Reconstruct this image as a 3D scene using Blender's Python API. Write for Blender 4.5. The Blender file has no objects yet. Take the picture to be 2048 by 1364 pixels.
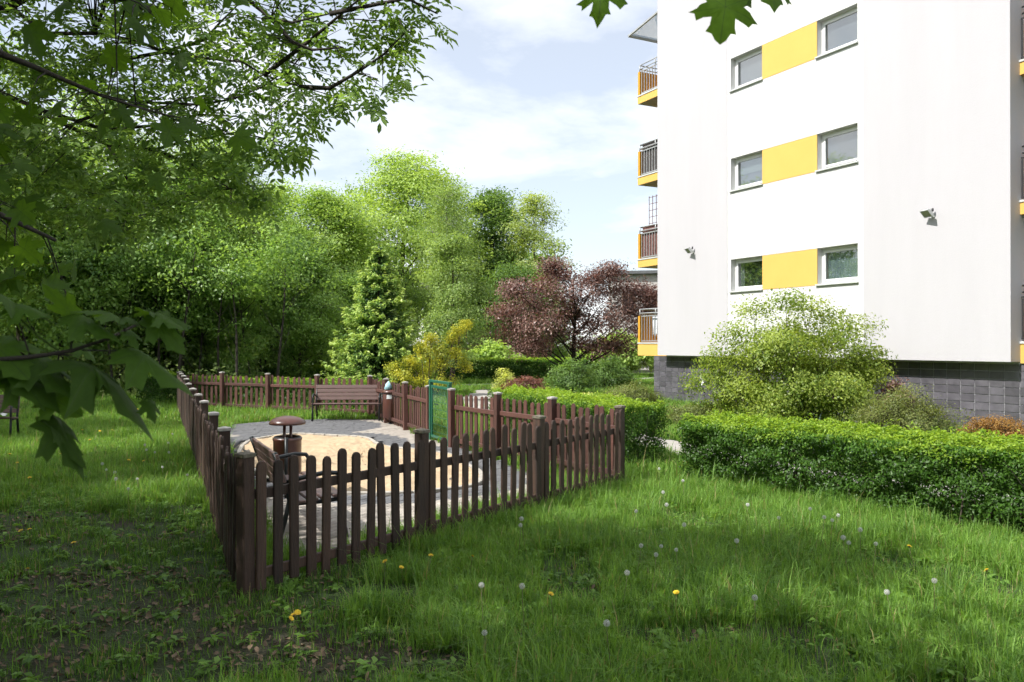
import bpy, math, random
import numpy as np
from mathutils import Vector, Matrix

# ------------------------------------------------------------------ camera, sky, sun, exposure
scene = bpy.context.scene
COL = scene.collection
R = math.radians
F, CX, HY, EYE = 1650.0, 1024.0, 688.0, 1.85      # focal length and horizon of the photograph in its pixels, eye height

cam_d = bpy.data.cameras.new("camera")
cam = bpy.data.objects.new("camera", cam_d)
COL.objects.link(cam)
cam.location = (0, 0, EYE)
cam.rotation_euler = (R(90) + math.atan(6 / F), 0, 0)
cam_d.sensor_width = 36.0
cam_d.lens = F / 2048 * 36.0
cam_d.clip_start = 0.05
cam_d.clip_end = 2000
cam_d.dof.use_dof = True
cam_d.dof.focus_distance = 11.0
cam_d.dof.aperture_fstop = 9.0
scene.camera = cam

SUN_EL = R(49)
SUN = Vector((-0.888 * math.cos(SUN_EL), -0.46 * math.cos(SUN_EL), math.sin(SUN_EL)))
world = bpy.data.worlds.new("World")
scene.world = world
world.use_nodes = True
wt = world.node_tree
wt.nodes.clear()
w_out = wt.nodes.new("ShaderNodeOutputWorld")
w_bg = wt.nodes.new("ShaderNodeBackground")
w_sky = wt.nodes.new("ShaderNodeTexSky")
w_sky.sky_type = 'NISHITA'
w_sky.sun_disc = False
w_sky.sun_elevation = SUN_EL
w_sky.sun_rotation = math.atan2(SUN.x, SUN.y)
w_sky.dust_density = 0.4
w_sky.air_density = 1.0
w_sky.ozone_density = 1.5
w_bg.inputs[1].default_value = 0.106
# broken fair-weather cloud all round the sky
w_tc = wt.nodes.new("ShaderNodeTexCoord")
w_sep = wt.nodes.new("ShaderNodeSeparateXYZ")
w_add = wt.nodes.new("ShaderNodeMath"); w_add.operation = 'ADD'; w_add.inputs[1].default_value = 0.42
w_div = wt.nodes.new("ShaderNodeVectorMath"); w_div.operation = 'DIVIDE'
w_cmb = wt.nodes.new("ShaderNodeCombineXYZ")
w_no = wt.nodes.new("ShaderNodeTexNoise")
w_no.inputs["Scale"].default_value = 2.1
w_no.inputs["Detail"].default_value = 9.0
w_no.inputs["Roughness"].default_value = 0.56
w_no.inputs["Distortion"].default_value = 0.15
w_map = wt.nodes.new("ShaderNodeMapping")
w_map.inputs["Location"].default_value = (3.1, 1.7, 0.4)
w_map.inputs["Scale"].default_value = (0.75, 1.0, 1.0)
w_ramp = wt.nodes.new("ShaderNodeValToRGB")
w_ramp.color_ramp.elements[0].position = 0.42
w_ramp.color_ramp.elements[0].color = (.40, .40, .40, 1)
w_ramp.color_ramp.elements[1].position = 0.60
w_ramp.color_ramp.elements[1].color = (1, 1, 1, 1)
w_mix = wt.nodes.new("ShaderNodeMix"); w_mix.data_type = 'RGBA'
w_mix.inputs[7].default_value = (8.5, 8.65, 8.9, 1)
L_ = wt.links.new
L_(w_tc.outputs["Generated"], w_sep.inputs[0])
L_(w_sep.outputs[2], w_add.inputs[0])
for i in range(3):
    L_(w_add.outputs[0], w_cmb.inputs[i])
L_(w_tc.outputs["Generated"], w_div.inputs[0])
L_(w_cmb.outputs[0], w_div.inputs[1])
L_(w_div.outputs[0], w_map.inputs[0])
L_(w_map.outputs[0], w_no.inputs["Vector"])
L_(w_no.outputs["Fac"], w_ramp.inputs[0])
L_(w_ramp.outputs[0], w_mix.inputs[0])
L_(w_sky.outputs[0], w_mix.inputs[6])
L_(w_mix.outputs[2], w_bg.inputs[0])
L_(w_bg.outputs[0], w_out.inputs[0])

sun_d = bpy.data.lights.new("sun", 'SUN')
sun_d.energy = 5.0
sun_d.angle = R(0.53)
sun_d.color = (1.0, 0.965, 0.915)
sun = bpy.data.objects.new("sun", sun_d)
COL.objects.link(sun)
sun.rotation_euler = SUN.to_track_quat('Z', 'Y').to_euler()
sun.location = (-20, -10, 30)

scene.view_settings.view_transform = 'Standard'
scene.view_settings.look = 'None'
scene.view_settings.gamma = 1.0
scene.view_settings.exposure = 0.62
scene.view_settings.use_curve_mapping = False
cy = scene.cycles
cy.max_bounces = 5
cy.diffuse_bounces = 4
cy.glossy_bounces = 2
cy.use_adaptive_sampling = True
cy.adaptive_threshold = 0.03
cy.use_light_tree = False
cy.transmission_bounces = 4
cy.transparent_max_bounces = 12
cy.sample_clamp_indirect = 6.0
cy.caustics_reflective = False
cy.caustics_refractive = False
cy.use_denoising = True
try:
    cy.denoiser = 'OPENIMAGEDENOISE'
except Exception:
    pass

# ------------------------------------------------------------------ helpers
def G(px, py):
    """ground point (z = 0) seen at a photograph pixel"""
    Y = F * EYE / (py - HY)
    return ((px - CX) / F * Y, Y)

def P(px, py, Y):
    """point at depth Y seen at a photograph pixel"""
    return Vector(((px - CX) / F * Y, Y, EYE + (HY - py) / F * Y))

def PX(px, Y):
    return (px - CX) / F * Y

def link(name, mesh, parent=None, loc=None, rot=None, scale=None):
    o = bpy.data.objects.new(name, mesh)
    COL.objects.link(o)
    if parent is not None:
        o.parent = parent
    if loc is not None:
        o.location = loc
    if rot is not None:
        o.rotation_euler = rot
    if scale is not None:
        o.scale = scale
    return o

def tag(o, label=None, cat=None, group=None, kind=None):
    if label: o["label"] = label
    if cat: o["category"] = cat
    if group: o["group"] = group
    if kind: o["kind"] = kind
    return o

def empty(name, loc=(0, 0, 0), rz=0.0):
    o = bpy.data.objects.new(name, None)
    COL.objects.link(o)
    o.location = loc
    o.rotation_euler = (0, 0, rz)
    o.empty_display_size = 0.2
    return o

class MB:
    def __init__(self):
        self.v, self.f, self.sm = [], [], []
    def add(self, vs, fs, smooth=False):
        b = len(self.v)
        self.v += [tuple(p) for p in vs]
        self.f += [tuple(i + b for i in q) for q in fs]
        self.sm += [smooth] * len(fs)
        return self
    def box(self, x0, x1, y0, y1, z0, z1, m=None):
        vs = [(x0, y0, z0), (x1, y0, z0), (x1, y1, z0), (x0, y1, z0), (x0, y0, z1), (x1, y0, z1), (x1, y1, z1), (x0, y1, z1)]
        if m is not None:
            vs = [m @ Vector(p) for p in vs]
        return self.add(vs, [(0, 3, 2, 1), (4, 5, 6, 7), (0, 1, 5, 4), (1, 2, 6, 5), (2, 3, 7, 6), (3, 0, 4, 7)])
    def cbox(self, x0, x1, y0, y1, z0, z1, c=0.008, m=None):
        """box with its edges chamfered"""
        xs, ys, zs = (x0, x1), (y0, y1), (z0, z1)
        vs, idx = [], {}
        for i in range(2):
            for j in range(2):
                for k in range(2):
                    sx, sy, sz = (c if i == 0 else -c), (c if j == 0 else -c), (c if k == 0 else -c)
                    for a in range(3):
                        p = [xs[i] + sx, ys[j] + sy, zs[k] + sz]
                        p[a] = (xs[i], ys[j], zs[k])[a]
                        idx[(i, j, k, a)] = len(vs)
                        vs.append(Vector(p))
        fs = []
        q = [(0, 0), (1, 0), (1, 1), (0, 1)]
        for a in range(3):
            for s in range(2):
                ring = []
                for (b, d) in q:
                    t = [0, 0, 0]
                    t[a] = s
                    t[(a + 1) % 3] = b
                    t[(a + 2) % 3] = d
                    ring.append(idx[(t[0], t[1], t[2], a)])
                fs.append(tuple(ring if s else ring[::-1]))
        for a in range(3):
            b, d = (a + 1) % 3, (a + 2) % 3
            for sb in range(2):
                for sd in range(2):
                    t0 = [0, 0, 0]; t1 = [0, 0, 0]
                    t0[a], t1[a] = 0, 1
                    t0[b] = t1[b] = sb
                    t0[d] = t1[d] = sd
                    r = (idx[(*t0, b)], idx[(*t1, b)], idx[(*t1, d)], idx[(*t0, d)])
                    fs.append(r if (sb == sd) == (True) else r[::-1])
        for i in range(2):
            for j in range(2):
                for k in range(2):
                    r = (idx[(i, j, k, 0)], idx[(i, j, k, 1)], idx[(i, j, k, 2)])
                    fs.append(r if (i + j + k) % 2 else r[::-1])
        if m is not None:
            vs = [m @ p for p in vs]
        return self.add(vs, fs)
    def tube(self, pts, rad, n=6, cap=True, smooth=True):
        pts = [Vector(p) for p in pts]
        if not hasattr(rad, '__len__'):
            rad = [rad] * len(pts)
        vs, fs = [], []
        prev = None
        for i, p in enumerate(pts):
            d = (pts[min(i + 1, len(pts) - 1)] - pts[max(i - 1, 0)])
            if d.length < 1e-9: d = Vector((0, 0, 1))
            d.normalize()
            ref = prev if prev is not None else (Vector((0, 0, 1)) if abs(d.z) < 0.9 else Vector((1, 0, 0)))
            a = ref - d * ref.dot(d)
            if a.length < 1e-6: a = d.orthogonal()
            a.normalize(); prev = a
            b = d.cross(a)
            for k in range(n):
                t = 2 * math.pi * k / n
                vs.append(p + (a * math.cos(t) + b * math.sin(t)) * rad[i])
        for i in range(len(pts) - 1):
            for k in range(n):
                k2 = (k + 1) % n
                fs.append((i * n + k, i * n + k2, (i + 1) * n + k2, (i + 1) * n + k))
        self.add(vs, fs, smooth)
        if cap:
            b = len(self.v) - len(vs)
            self.f.append(tuple(b + k for k in range(n))[::-1]); self.sm.append(False)
            self.f.append(tuple(b + (len(pts) - 1) * n + k for k in range(n))); self.sm.append(False)
        return self
    def lathe(self, prof, n=20, c=(0, 0, 0)):
        vs, fs = [], []
        for (r, z) in prof:
            for k in range(n):
                t = 2 * math.pi * k / n
                vs.append((c[0] + r * math.cos(t), c[1] + r * math.sin(t), c[2] + z))
        for i in range(len(prof) - 1):
            for k in range(n):
                k2 = (k + 1) % n
                fs.append((i * n + k, i * n + k2, (i + 1) * n + k2, (i + 1) * n + k))
        return self.add(vs, fs, True)
    def mesh(self, name, mat):
        me = bpy.data.meshes.new(name)
        me.from_pydata(self.v, [], self.f)
        me.polygons.foreach_set("use_smooth", self.sm)
        me.materials.append(mat)
        me.update()
        return me
    def build(self, name, mat, parent=None, **k):
        return link(name, self.mesh(name, mat), parent, **k)

def np_mesh(name, co, faces_n, mat, attrs=None, loops=None, smooth=False):
    """co (V,3); loops (N,k) equal-sided polygons; attrs: dict of face floats"""
    me = bpy.data.meshes.new(name)
    V = len(co)
    me.vertices.add(V)
    me.vertices.foreach_set("co", np.ascontiguousarray(co, dtype=np.float32).ravel())
    N, k = loops.shape
    me.loops.add(N * k)
    me.loops.foreach_set("vertex_index", np.ascontiguousarray(loops, dtype=np.int32).ravel())
    me.polygons.add(N)
    me.polygons.foreach_set("loop_start", np.arange(0, N * k, k, dtype=np.int32))
    if smooth:
        me.polygons.foreach_set("use_smooth", np.ones(N, dtype=bool))
    me.update(calc_edges=True)
    if attrs:
        for a, val in attrs.items():
            at = me.attributes.new(a, 'FLOAT', 'FACE')
            at.data.foreach_set("value", np.ascontiguousarray(val, dtype=np.float32))
    me.materials.append(mat)
    return me

def unit(a):
    return a / np.maximum(np.linalg.norm(a, axis=-1, keepdims=True), 1e-9)

def leaf_mesh(name, pos, axis, nrm, l, w, v, mat, fold=0.18, hexa=False):
    axis = unit(axis - nrm * np.sum(axis * nrm, 1, keepdims=True))
    side = np.cross(nrm, axis)
    l = l[:, None]; w = w[:, None]
    if not hexa:
        a = pos - axis * l * .5
        b = pos + side * w * .5 + nrm * w * fold + axis * l * .06
        c = pos + axis * l * .5 - nrm * l * .10
        d = pos - side * w * .5 + nrm * w * fold + axis * l * .06
        co = np.stack([a, b, c, d], 1).reshape(-1, 3)
        lp = np.arange(len(pos) * 4).reshape(-1, 4)
        return np_mesh(name, co, None, mat, {"v": v}, lp)
    a = pos - axis * l * .5
    b = pos - axis * l * .2 + side * w * .42 + nrm * w * fold
    c = pos + axis * l * .14 + side * w * .45 + nrm * w * fold * .8
    d = pos + axis * l * .5 - nrm * l * .12
    e = pos + axis * l * .14 - side * w * .45 + nrm * w * fold * .8
    f = pos - axis * l * .2 - side * w * .42 + nrm * w * fold
    co = np.stack([a, b, c, d, e, f], 1).reshape(-1, 3)
    base = (np.arange(len(pos)) * 6)[:, None]
    lp = np.concatenate([base + np.array([[0, 1, 2, 3]]), base + np.array([[0, 3, 4, 5]])], 1).reshape(-1, 4)
    return np_mesh(name, co, None, mat, {"v": np.repeat(v, 2)}, lp)

def foliage(rng, cc, rad, n, L, W, up=.55, outw=.5, center=None, flat=.55, droop=.25, vc=None, jit=.55):
    K = len(cc)
    n = np.broadcast_to(np.asarray(n, dtype=int), (K,))
    idx = np.repeat(np.arange(K), n)
    N = len(idx)
    rad = np.broadcast_to(np.asarray(rad, float), (K,))
    off = np.clip(rng.normal(size=(N, 3)), -1.7, 1.7) * rad[idx][:, None] * np.array([.5, .5, .5 * flat])
    pos = cc[idx] + off
    cen = cc.mean(0) if center is None else np.asarray(center)
    out = unit(pos - cen)
    cn = rng.normal(size=(K, 3)) * .38
    nrm = unit(np.array([0, 0, up]) + out * outw + cn[idx] + rng.normal(size=(N, 3)) * jit * .62)
    axis = unit(rng.normal(size=(N, 3)) + out * .5 - np.array([0, 0, droop * 2]))
    sc = rng.uniform(.65, 1.3, N)
    cl = rng.normal(size=K) if vc is None else vc
    v = np.clip(.5 + .23 * cl[idx] + rng.normal(size=N) * .10, 0, 1)
    return pos, axis, nrm, L * sc, W * sc * rng.uniform(.8, 1.15, N), v

# ------------------------------------------------------------------ materials
def new_mat(name):
    m = bpy.data.materials.new(name)
    m.use_nodes = True
    t = m.node_tree
    b = t.nodes["Principled BSDF"]
    return m, t, b

def plain(name, c, rough=.5, metal=0.0, spec=.5, c2=None, scale=8.0, bump=0.0, bscale=60.0, coords="Object", stretch=(1, 1, 1), rand=0.0):
    m, t, b = new_mat(name)
    b.inputs["Roughness"].default_value = rough
    b.inputs["Metallic"].default_value = metal
    b.inputs["Specular IOR Level"].default_value = spec
    tc = t.nodes.new("ShaderNodeTexCoord")
    mp = t.nodes.new("ShaderNodeMapping")
    mp.inputs["Scale"].default_value = stretch
    t.links.new(tc.outputs[coords], mp.inputs[0])
    oi = t.nodes.new("ShaderNodeObjectInfo")
    ad = t.nodes.new("ShaderNodeVectorMath"); ad.operation = 'ADD'
    mu = t.nodes.new("ShaderNodeMath"); mu.operation = 'MULTIPLY'; mu.inputs[1].default_value = 37.0
    t.links.new(oi.outputs["Random"], mu.inputs[0])
    t.links.new(mp.outputs[0], ad.inputs[0]); t.links.new(mu.outputs[0], ad.inputs[1])
    no = t.nodes.new("ShaderNodeTexNoise")
    no.inputs["Scale"].default_value = scale
    no.inputs["Detail"].default_value = 6
    no.inputs["Roughness"].default_value = .62
    t.links.new(ad.outputs[0], no.inputs["Vector"])
    if c2 is None:
        c2 = tuple(x * .72 for x in c)
    ra = t.nodes.new("ShaderNodeValToRGB")
    ra.color_ramp.elements[0].position = .33
    ra.color_ramp.elements[1].position = .67
    ra.color_ramp.elements[0].color = (*c2, 1)
    ra.color_ramp.elements[1].color = (*c, 1)
    t.links.new(no.outputs["Fac"], ra.inputs[0])
    outc = ra.outputs[0]
    if rand > 0:
        hs = t.nodes.new("ShaderNodeHueSaturation")
        mr = t.nodes.new("ShaderNodeMapRange")
        mr.inputs["To Min"].default_value = 1 - rand
        mr.inputs["To Max"].default_value = 1 + rand
        t.links.new(oi.outputs["Random"], mr.inputs["Value"])
        t.links.new(mr.outputs[0], hs.inputs["Value"])
        t.links.new(outc, hs.inputs["Color"])
        outc = hs.outputs[0]
    t.links.new(outc, b.inputs["Base Color"])
    if bump > 0:
        n2 = t.nodes.new("ShaderNodeTexNoise")
        n2.inputs["Scale"].default_value = bscale
        n2.inputs["Detail"].default_value = 5
        t.links.new(ad.outputs[0], n2.inputs["Vector"])
        bp = t.nodes.new("ShaderNodeBump")
        bp.inputs["Strength"].default_value = bump
        bp.inputs["Distance"].default_value = .02
        t.links.new(n2.outputs["Fac"], bp.inputs["Height"])
        t.links.new(bp.outputs[0], b.inputs["Normal"])
    return m

def leafmat(name, dark, light, trans=.38, rough=.45, spec=.35, tcol=None, mid=None, k=1.95, hue=None, straw=False):
    hue = hue or ((1.20, 1.0, 1.65) if dark[1] > dark[0] * 1.3 else (1, 1, 1))
    dark = tuple(x * k * q for x, q in zip(dark, hue)); light = tuple(x * k * q for x, q in zip(light, hue))
    trans = min(trans * 1.2, .5)
    if mid: mid = tuple(x * k for x in mid)
    m, t, b = new_mat(name)
    out = t.nodes["Material Output"]
    at = t.nodes.new("ShaderNodeAttribute"); at.attribute_name = "v"
    ra = t.nodes.new("ShaderNodeValToRGB")
    ra.color_ramp.elements[0].color = (*dark, 1); ra.color_ramp.elements[0].position = .12
    ra.color_ramp.elements[1].color = (*light, 1); ra.color_ramp.elements[1].position = .9
    if straw:
        ra.color_ramp.elements[1].position = .86
        e = ra.color_ramp.elements.new(.97); e.color = (.34, .29, .13, 1)
    if mid:
        e = ra.color_ramp.elements.new(.5); e.color = (*mid, 1)
    t.links.new(at.outputs["Fac"], ra.inputs[0])
    t.links.new(ra.outputs[0], b.inputs["Base Color"])
    b.inputs["Roughness"].default_value = rough
    b.inputs["Specular IOR Level"].default_value = spec
    tr = t.nodes.new("ShaderNodeBsdfTranslucent")
    mx = t.nodes.new("ShaderNodeMix"); mx.data_type = 'RGBA'; mx.blend_type = 'MULTIPLY'
    mx.inputs[0].default_value = 1.0
    mx.inputs[7].default_value = (*(tcol or (1.5, 1.45, .75)), 1)
    t.links.new(ra.outputs[0], mx.inputs[6])
    t.links.new(mx.outputs[2], tr.inputs[0])
    ms = t.nodes.new("ShaderNodeMixShader"); ms.inputs[0].default_value = trans
    t.links.new(b.outputs[0], ms.inputs[1]); t.links.new(tr.outputs[0], ms.inputs[2])
    t.links.new(ms.outputs[0], out.inputs[0])
    return m

M = {}
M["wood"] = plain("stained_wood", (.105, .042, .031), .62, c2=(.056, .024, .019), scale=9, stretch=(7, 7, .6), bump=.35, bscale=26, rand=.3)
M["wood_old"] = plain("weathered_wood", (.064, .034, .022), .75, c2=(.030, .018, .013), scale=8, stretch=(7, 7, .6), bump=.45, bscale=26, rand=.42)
M["capw"] = plain("zinc_cap", (.52, .50, .47), .45, .3, c2=(.30, .27, .24), scale=20)
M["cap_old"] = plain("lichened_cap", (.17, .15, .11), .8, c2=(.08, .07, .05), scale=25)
M["slat"] = plain("bench_slat", (.15, .092, .08), .5, c2=(.11, .068, .06), scale=8, stretch=(.5, 8, 8), bump=.15, bscale=30, rand=.1)
M["iron"] = plain("black_iron", (.022, .026, .027), .38, .4, c2=(.015, .016, .017), scale=12)
M["binred"] = plain("brown_enamel", (.085, .033, .025), .34, .0, c2=(.085, .03, .02), scale=6, spec=.6)
M["binin"] = plain("bin_liner", (.012, .012, .013), .5)
M["sticker"] = plain("white_sticker", (.62, .66, .66), .5, c2=(.5, .56, .58))
M["bluebag"] = plain("blue_bag", (.34, .56, .60), .35, c2=(.25, .45, .5), scale=14)
M["gate"] = plain("green_paint", (.014, .115, .066), .4, c2=(.011, .085, .05), scale=9)
M["white_a"] = plain("white_render", (.60, .60, .588), .9, c2=(.57, .57, .56), scale=1.6, stretch=(1, 1, .14), bump=.25, bscale=160)
M["white_b"] = plain("grey_white_render", (.468, .457, .474), .9, c2=(.448, .437, .453), scale=1.6, stretch=(1, 1, .14), bump=.25, bscale=160)
M["yellow"] = plain("yellow_render", (.66, .405, .10), .85, c2=(.63, .385, .092), scale=2, bump=.2, bscale=160)
M["yellow_deep"] = plain("balcony_yellow", (.60, .30, .022), .75, c2=(.54, .27, .02), scale=2)
M["tile"] = plain("slate_tile", (.125, .118, .135), .32, c2=(.075, .072, .082), scale=6, rand=.2, spec=.45)
M["grout"] = plain("tile_grout", (.50, .50, .52), .85, c2=(.36, .36, .38), scale=4)
M["upvc"] = plain("white_plastic", (.82, .82, .81), .35, c2=(.78, .78, .77))
M["sill"] = plain("sill_sheet", (.62, .64, .62), .35, .2, c2=(.56, .58, .56))
M["railing"] = plain("grey_railing", (.42, .43, .43), .4, .3, c2=(.34, .35, .35))
M["dark_rail"] = plain("dark_railing", (.05, .05, .055), .45, .2)
M["soffit"] = plain("balcony_soffit", (.45, .41, .36), .9)
M["reed_grey"] = plain("grey_reed", (.10, .085, .08), .8, c2=(.05, .045, .045), scale=6, stretch=(12, 12, .6))
M["reed_red"] = plain("red_reed", (.21, .10, .085), .8, c2=(.12, .055, .05), scale=6, stretch=(12, 12, .6))
M["lamp_body"] = plain("lamp_housing", (.50, .52, .50), .4, .3)
M["lamp_dark"] = plain("lamp_sensor", (.05, .05, .055), .4)
M["curtain"] = plain("net_curtain", (.42, .50, .53), .9, c2=(.30, .37, .40), scale=10, stretch=(6, 6, .5))
M["blind"] = plain("grey_blind", (.27, .265, .30), .8, c2=(.23, .225, .26), scale=2)
M["blind_b"] = plain("pale_blind", (.42, .45, .45), .8, c2=(.36, .39, .39), scale=2)
M["room"] = plain("dim_room", (.05, .047, .042), .9)
M["cloth_w"] = plain("white_laundry", (.72, .74, .77), .9, c2=(.62, .65, .7), scale=8)
M["cloth_b"] = plain("blue_laundry", (.52, .66, .74), .9, c2=(.42, .56, .66), scale=8)
M["concrete"] = plain("path_concrete", (.36, .335, .305), .9, c2=(.27, .25, .23), scale=1.4, bump=.3, bscale=40)
M["edging"] = plain("edging_stone", (.40, .37, .32), .9, c2=(.27, .25, .22), scale=9, bump=.3, bscale=40)
M["far_wall"] = plain("far_render", (.52, .49, .46), .9, c2=(.43, .40, .38), scale=.8)
M["far_roof"] = plain("far_roof", (.13, .135, .14), .8)
M["far_win"] = plain("far_glass", (.05, .04, .045), .2)
M["far_frame"] = plain("far_frame", (.30, .17, .12), .6)
M["bark"] = plain("grey_brown_bark", (.10, .078, .058), .95, c2=(.042, .032, .024), scale=7, stretch=(3, 3, .7), bump=.7, bscale=14)
M["bark_d"] = plain("dark_bark", (.05, .04, .031), .95, c2=(.022, .018, .015), scale=7, stretch=(3, 3, .7), bump=.7, bscale=14)
M["birch"] = plain("birch_bark", (.55, .53, .50), .85, c2=(.16, .15, .14), scale=5, stretch=(1, 1, 5))
M["stem"] = plain("green_stem", (.12, .16, .05), .6, c2=(.14, .11, .05), scale=10)
M["twig"] = plain("hedge_twig", (.10, .075, .055), .9, c2=(.05, .038, .03), scale=10)
M["redtwig"] = plain("red_twig", (.27, .125, .09), .85, c2=(.17, .075, .055), scale=6)
M["paper"] = plain("white_paper", (.75, .75, .74), .8)
M["pappus"] = plain("seed_down", (.60, .60, .57), .9, c2=(.52, .52, .49))
M["seed"] = plain("seed_core", (.20, .16, .11), .8)
M["petal"] = plain("yellow_petal", (.78, .58, .03), .7, c2=(.72, .48, .02), scale=60)
M["deadleaf"] = plain("dead_leaf", (.20, .14, .085), .85, c2=(.10, .065, .04), scale=12)

M["lf_ash"] = leafmat("ash_leaf", (.040, .092, .013), (.12, .22, .034), .48, k=1.9)
M["lf_maple"] = leafmat("maple_leaf", (.026, .062, .010), (.06, .125, .016), .38, k=1)
M["lf_wood"] = leafmat("wood_leaf", (.060, .125, .016), (.175, .285, .045), .38)
M["lf_wood2"] = leafmat("wood_leaf_deep", (.045, .105, .016), (.13, .235, .035), .36)
M["lf_pale"] = leafmat("pale_blown_leaf", (.12, .19, .035), (.31, .40, .10), .34, spec=.3, rough=.45, k=1.6, hue=(1.0, 1, 1.1))
M["lf_birch"] = leafmat("birch_leaf", (.08, .135, .034), (.19, .27, .065), .36, k=1.7, hue=(1.05, 1, 1.2))
M["lf_dark"] = leafmat("deep_green_leaf", (.036, .085, .014), (.10, .19, .03), .34, k=1.7)
M["lf_wisp"] = leafmat("light_green_leaf", (.12, .20, .035), (.25, .36, .08), .4, k=1.4)
M["lf_fir"] = leafmat("fir_needles", (.020, .048, .024), (.19, .27, .07), .22, mid=(.085, .150, .040), k=2.3, hue=(1.15, 1, 1.15))
M["lf_gold"] = leafmat("golden_leaf", (.11, .15, .024), (.40, .375, .04), .3, tcol=(1.3, 1.2, .5), k=1.7, hue=(1, 1, 1))
M["lf_plum"] = leafmat("purple_leaf", (.040, .021, .018), (.21, .135, .112), .25, spec=.4, rough=.4, tcol=(1.4, .85, .75), k=1.6)
M["lf_barb"] = leafmat("barberry_leaf", (.07, .028, .022), (.24, .115, .08), .3, tcol=(1.4, .9, .6), k=1.3)
M["lf_hedge"] = leafmat("privet_leaf", (.022, .060, .008), (.20, .315, .028), .34, spec=.3, rough=.45, mid=(.058, .130, .014), k=1.45, hue=(1.12, 1, 1.2))
M["lf_shrub"] = leafmat("hawthorn_leaf", (.065, .115, .016), (.20, .265, .045), .38, k=1.75, hue=(1.1, 1, 1.2))
M["lf_bush"] = leafmat("grey_green_leaf", (.055, .08, .02), (.17, .19, .06), .32, k=1.5, hue=(1, 1, 1))
M["lf_orange"] = leafmat("orange_leaf", (.12, .065, .014), (.34, .205, .06), .3, tcol=(1.3, 1.0, .5), k=1.3)
M["lf_big"] = leafmat("knotweed_leaf", (.07, .14, .02), (.22, .34, .06), .38)
M["lf_iris"] = leafmat("iris_leaf", (.05, .085, .06), (.12, .18, .12), .25)
M["lf_under"] = leafmat("undergrowth_leaf", (.035, .07, .012), (.13, .20, .035), .35)
M["lf_yplant"] = leafmat("yellow_green_leaf", (.12, .17, .03), (.32, .40, .08), .4)
M["grassm"] = leafmat("grass_blade", (.034, .085, .010), (.125, .225, .03), .36, spec=.3, rough=.5, hue=(1.06, 1.0, 1.3), k=1.85, straw=True)
M["weedm"] = leafmat("weed_leaf", (.035, .085, .014), (.10, .19, .035), .34, spec=.4)

def ground_mat():
    m, t, b = new_mat("lawn_soil")
    tc = t.nodes.new("ShaderNodeTexCoord")
    n1 = t.nodes.new("ShaderNodeTexNoise"); n1.inputs["Scale"].default_value = .9; n1.inputs["Detail"].default_value = 8
    n2 = t.nodes.new("ShaderNodeTexNoise"); n2.inputs["Scale"].default_value = 38; n2.inputs["Detail"].default_value = 6
    t.links.new(tc.outputs["Object"], n1.inputs["Vector"]); t.links.new(tc.outputs["Object"], n2.inputs["Vector"])
    r1 = t.nodes.new("ShaderNodeValToRGB")
    r1.color_ramp.elements[0].position = .36; r1.color_ramp.elements[0].color = (.040, .028, .018, 1)
    r1.color_ramp.elements[1].position = .56; r1.color_ramp.elements[1].color = (.040, .072, .016, 1)
    r2 = t.nodes.new("ShaderNodeValToRGB")
    r2.color_ramp.elements[0].position = .3; r2.color_ramp.elements[0].color = (.45, .45, .45, 1)
    r2.color_ramp.elements[1].position = .7; r2.color_ramp.elements[1].color = (1.25, 1.2, 1.1, 1)
    mx = t.nodes.new("ShaderNodeMix"); mx.data_type = 'RGBA'; mx.blend_type = 'MULTIPLY'; mx.inputs[0].default_value = 1
    t.links.new(n1.outputs["Fac"], r1.inputs[0]); t.links.new(n2.outputs["Fac"], r2.inputs[0])
    t.links.new(r1.outputs[0], mx.inputs[6]); t.links.new(r2.outputs[0], mx.inputs[7])
    t.links.new(mx.outputs[2], b.inputs["Base Color"])
    b.inputs["Roughness"].default_value = .95
    bp = t.nodes.new("ShaderNodeBump"); bp.inputs["Strength"].default_value = .8; bp.inputs["Distance"].default_value = .04
    t.links.new(n2.outputs["Fac"], bp.inputs["Height"]); t.links.new(bp.outputs[0], b.inputs["Normal"])
    return m
M["lawn"] = ground_mat()
M["sand"] = plain("play_sand", (.45, .34, .215), .95, c2=(.35, .255, .155), scale=6.5, bump=.9, bscale=9, coords="Object")
M["paver"] = plain("grey_paver", (.40, .36, .31), .9, c2=(.30, .265, .23), scale=14, rand=.16, bump=.25, bscale=70)
M["paver_d"] = plain("charcoal_paver", (.15, .15, .155), .85, c2=(.10, .10, .105), scale=14, rand=.2, bump=.25, bscale=70)
M["bed"] = plain("paving_bed", (.10, .088, .07), .95, c2=(.055, .048, .04), scale=9)

def glass_mat():
    m, t, b = new_mat("window_glass")
    out = t.nodes["Material Output"]
    gl = t.nodes.new("ShaderNodeBsdfGlossy"); gl.inputs["Roughness"].default_value = .02
    tr = t.nodes.new("ShaderNodeBsdfTransparent"); tr.inputs[0].default_value = (.82, .86, .86, 1)
    lw = t.nodes.new("ShaderNodeLayerWeight"); lw.inputs[0].default_value = .35
    fr = t.nodes.new("ShaderNodeMapRange"); fr.inputs["To Min"].default_value = .10; fr.inputs["To Max"].default_value = .75
    t.links.new(lw.outputs["Facing"], fr.inputs["Value"])
    ms = t.nodes.new("ShaderNodeMixShader")
    t.links.new(fr.outputs[0], ms.inputs[0]); t.links.new(tr.outputs[0], ms.inputs[1]); t.links.new(gl.outputs[0], ms.inputs[2])
    t.links.new(ms.outputs[0], out.inputs[0])
    t.nodes.remove(b)
    return m
M["glass"] = glass_mat()
M["lamp_glass"] = plain("lamp_glass", (.36, .37, .25), .12, c2=(.30, .31, .22))

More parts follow.
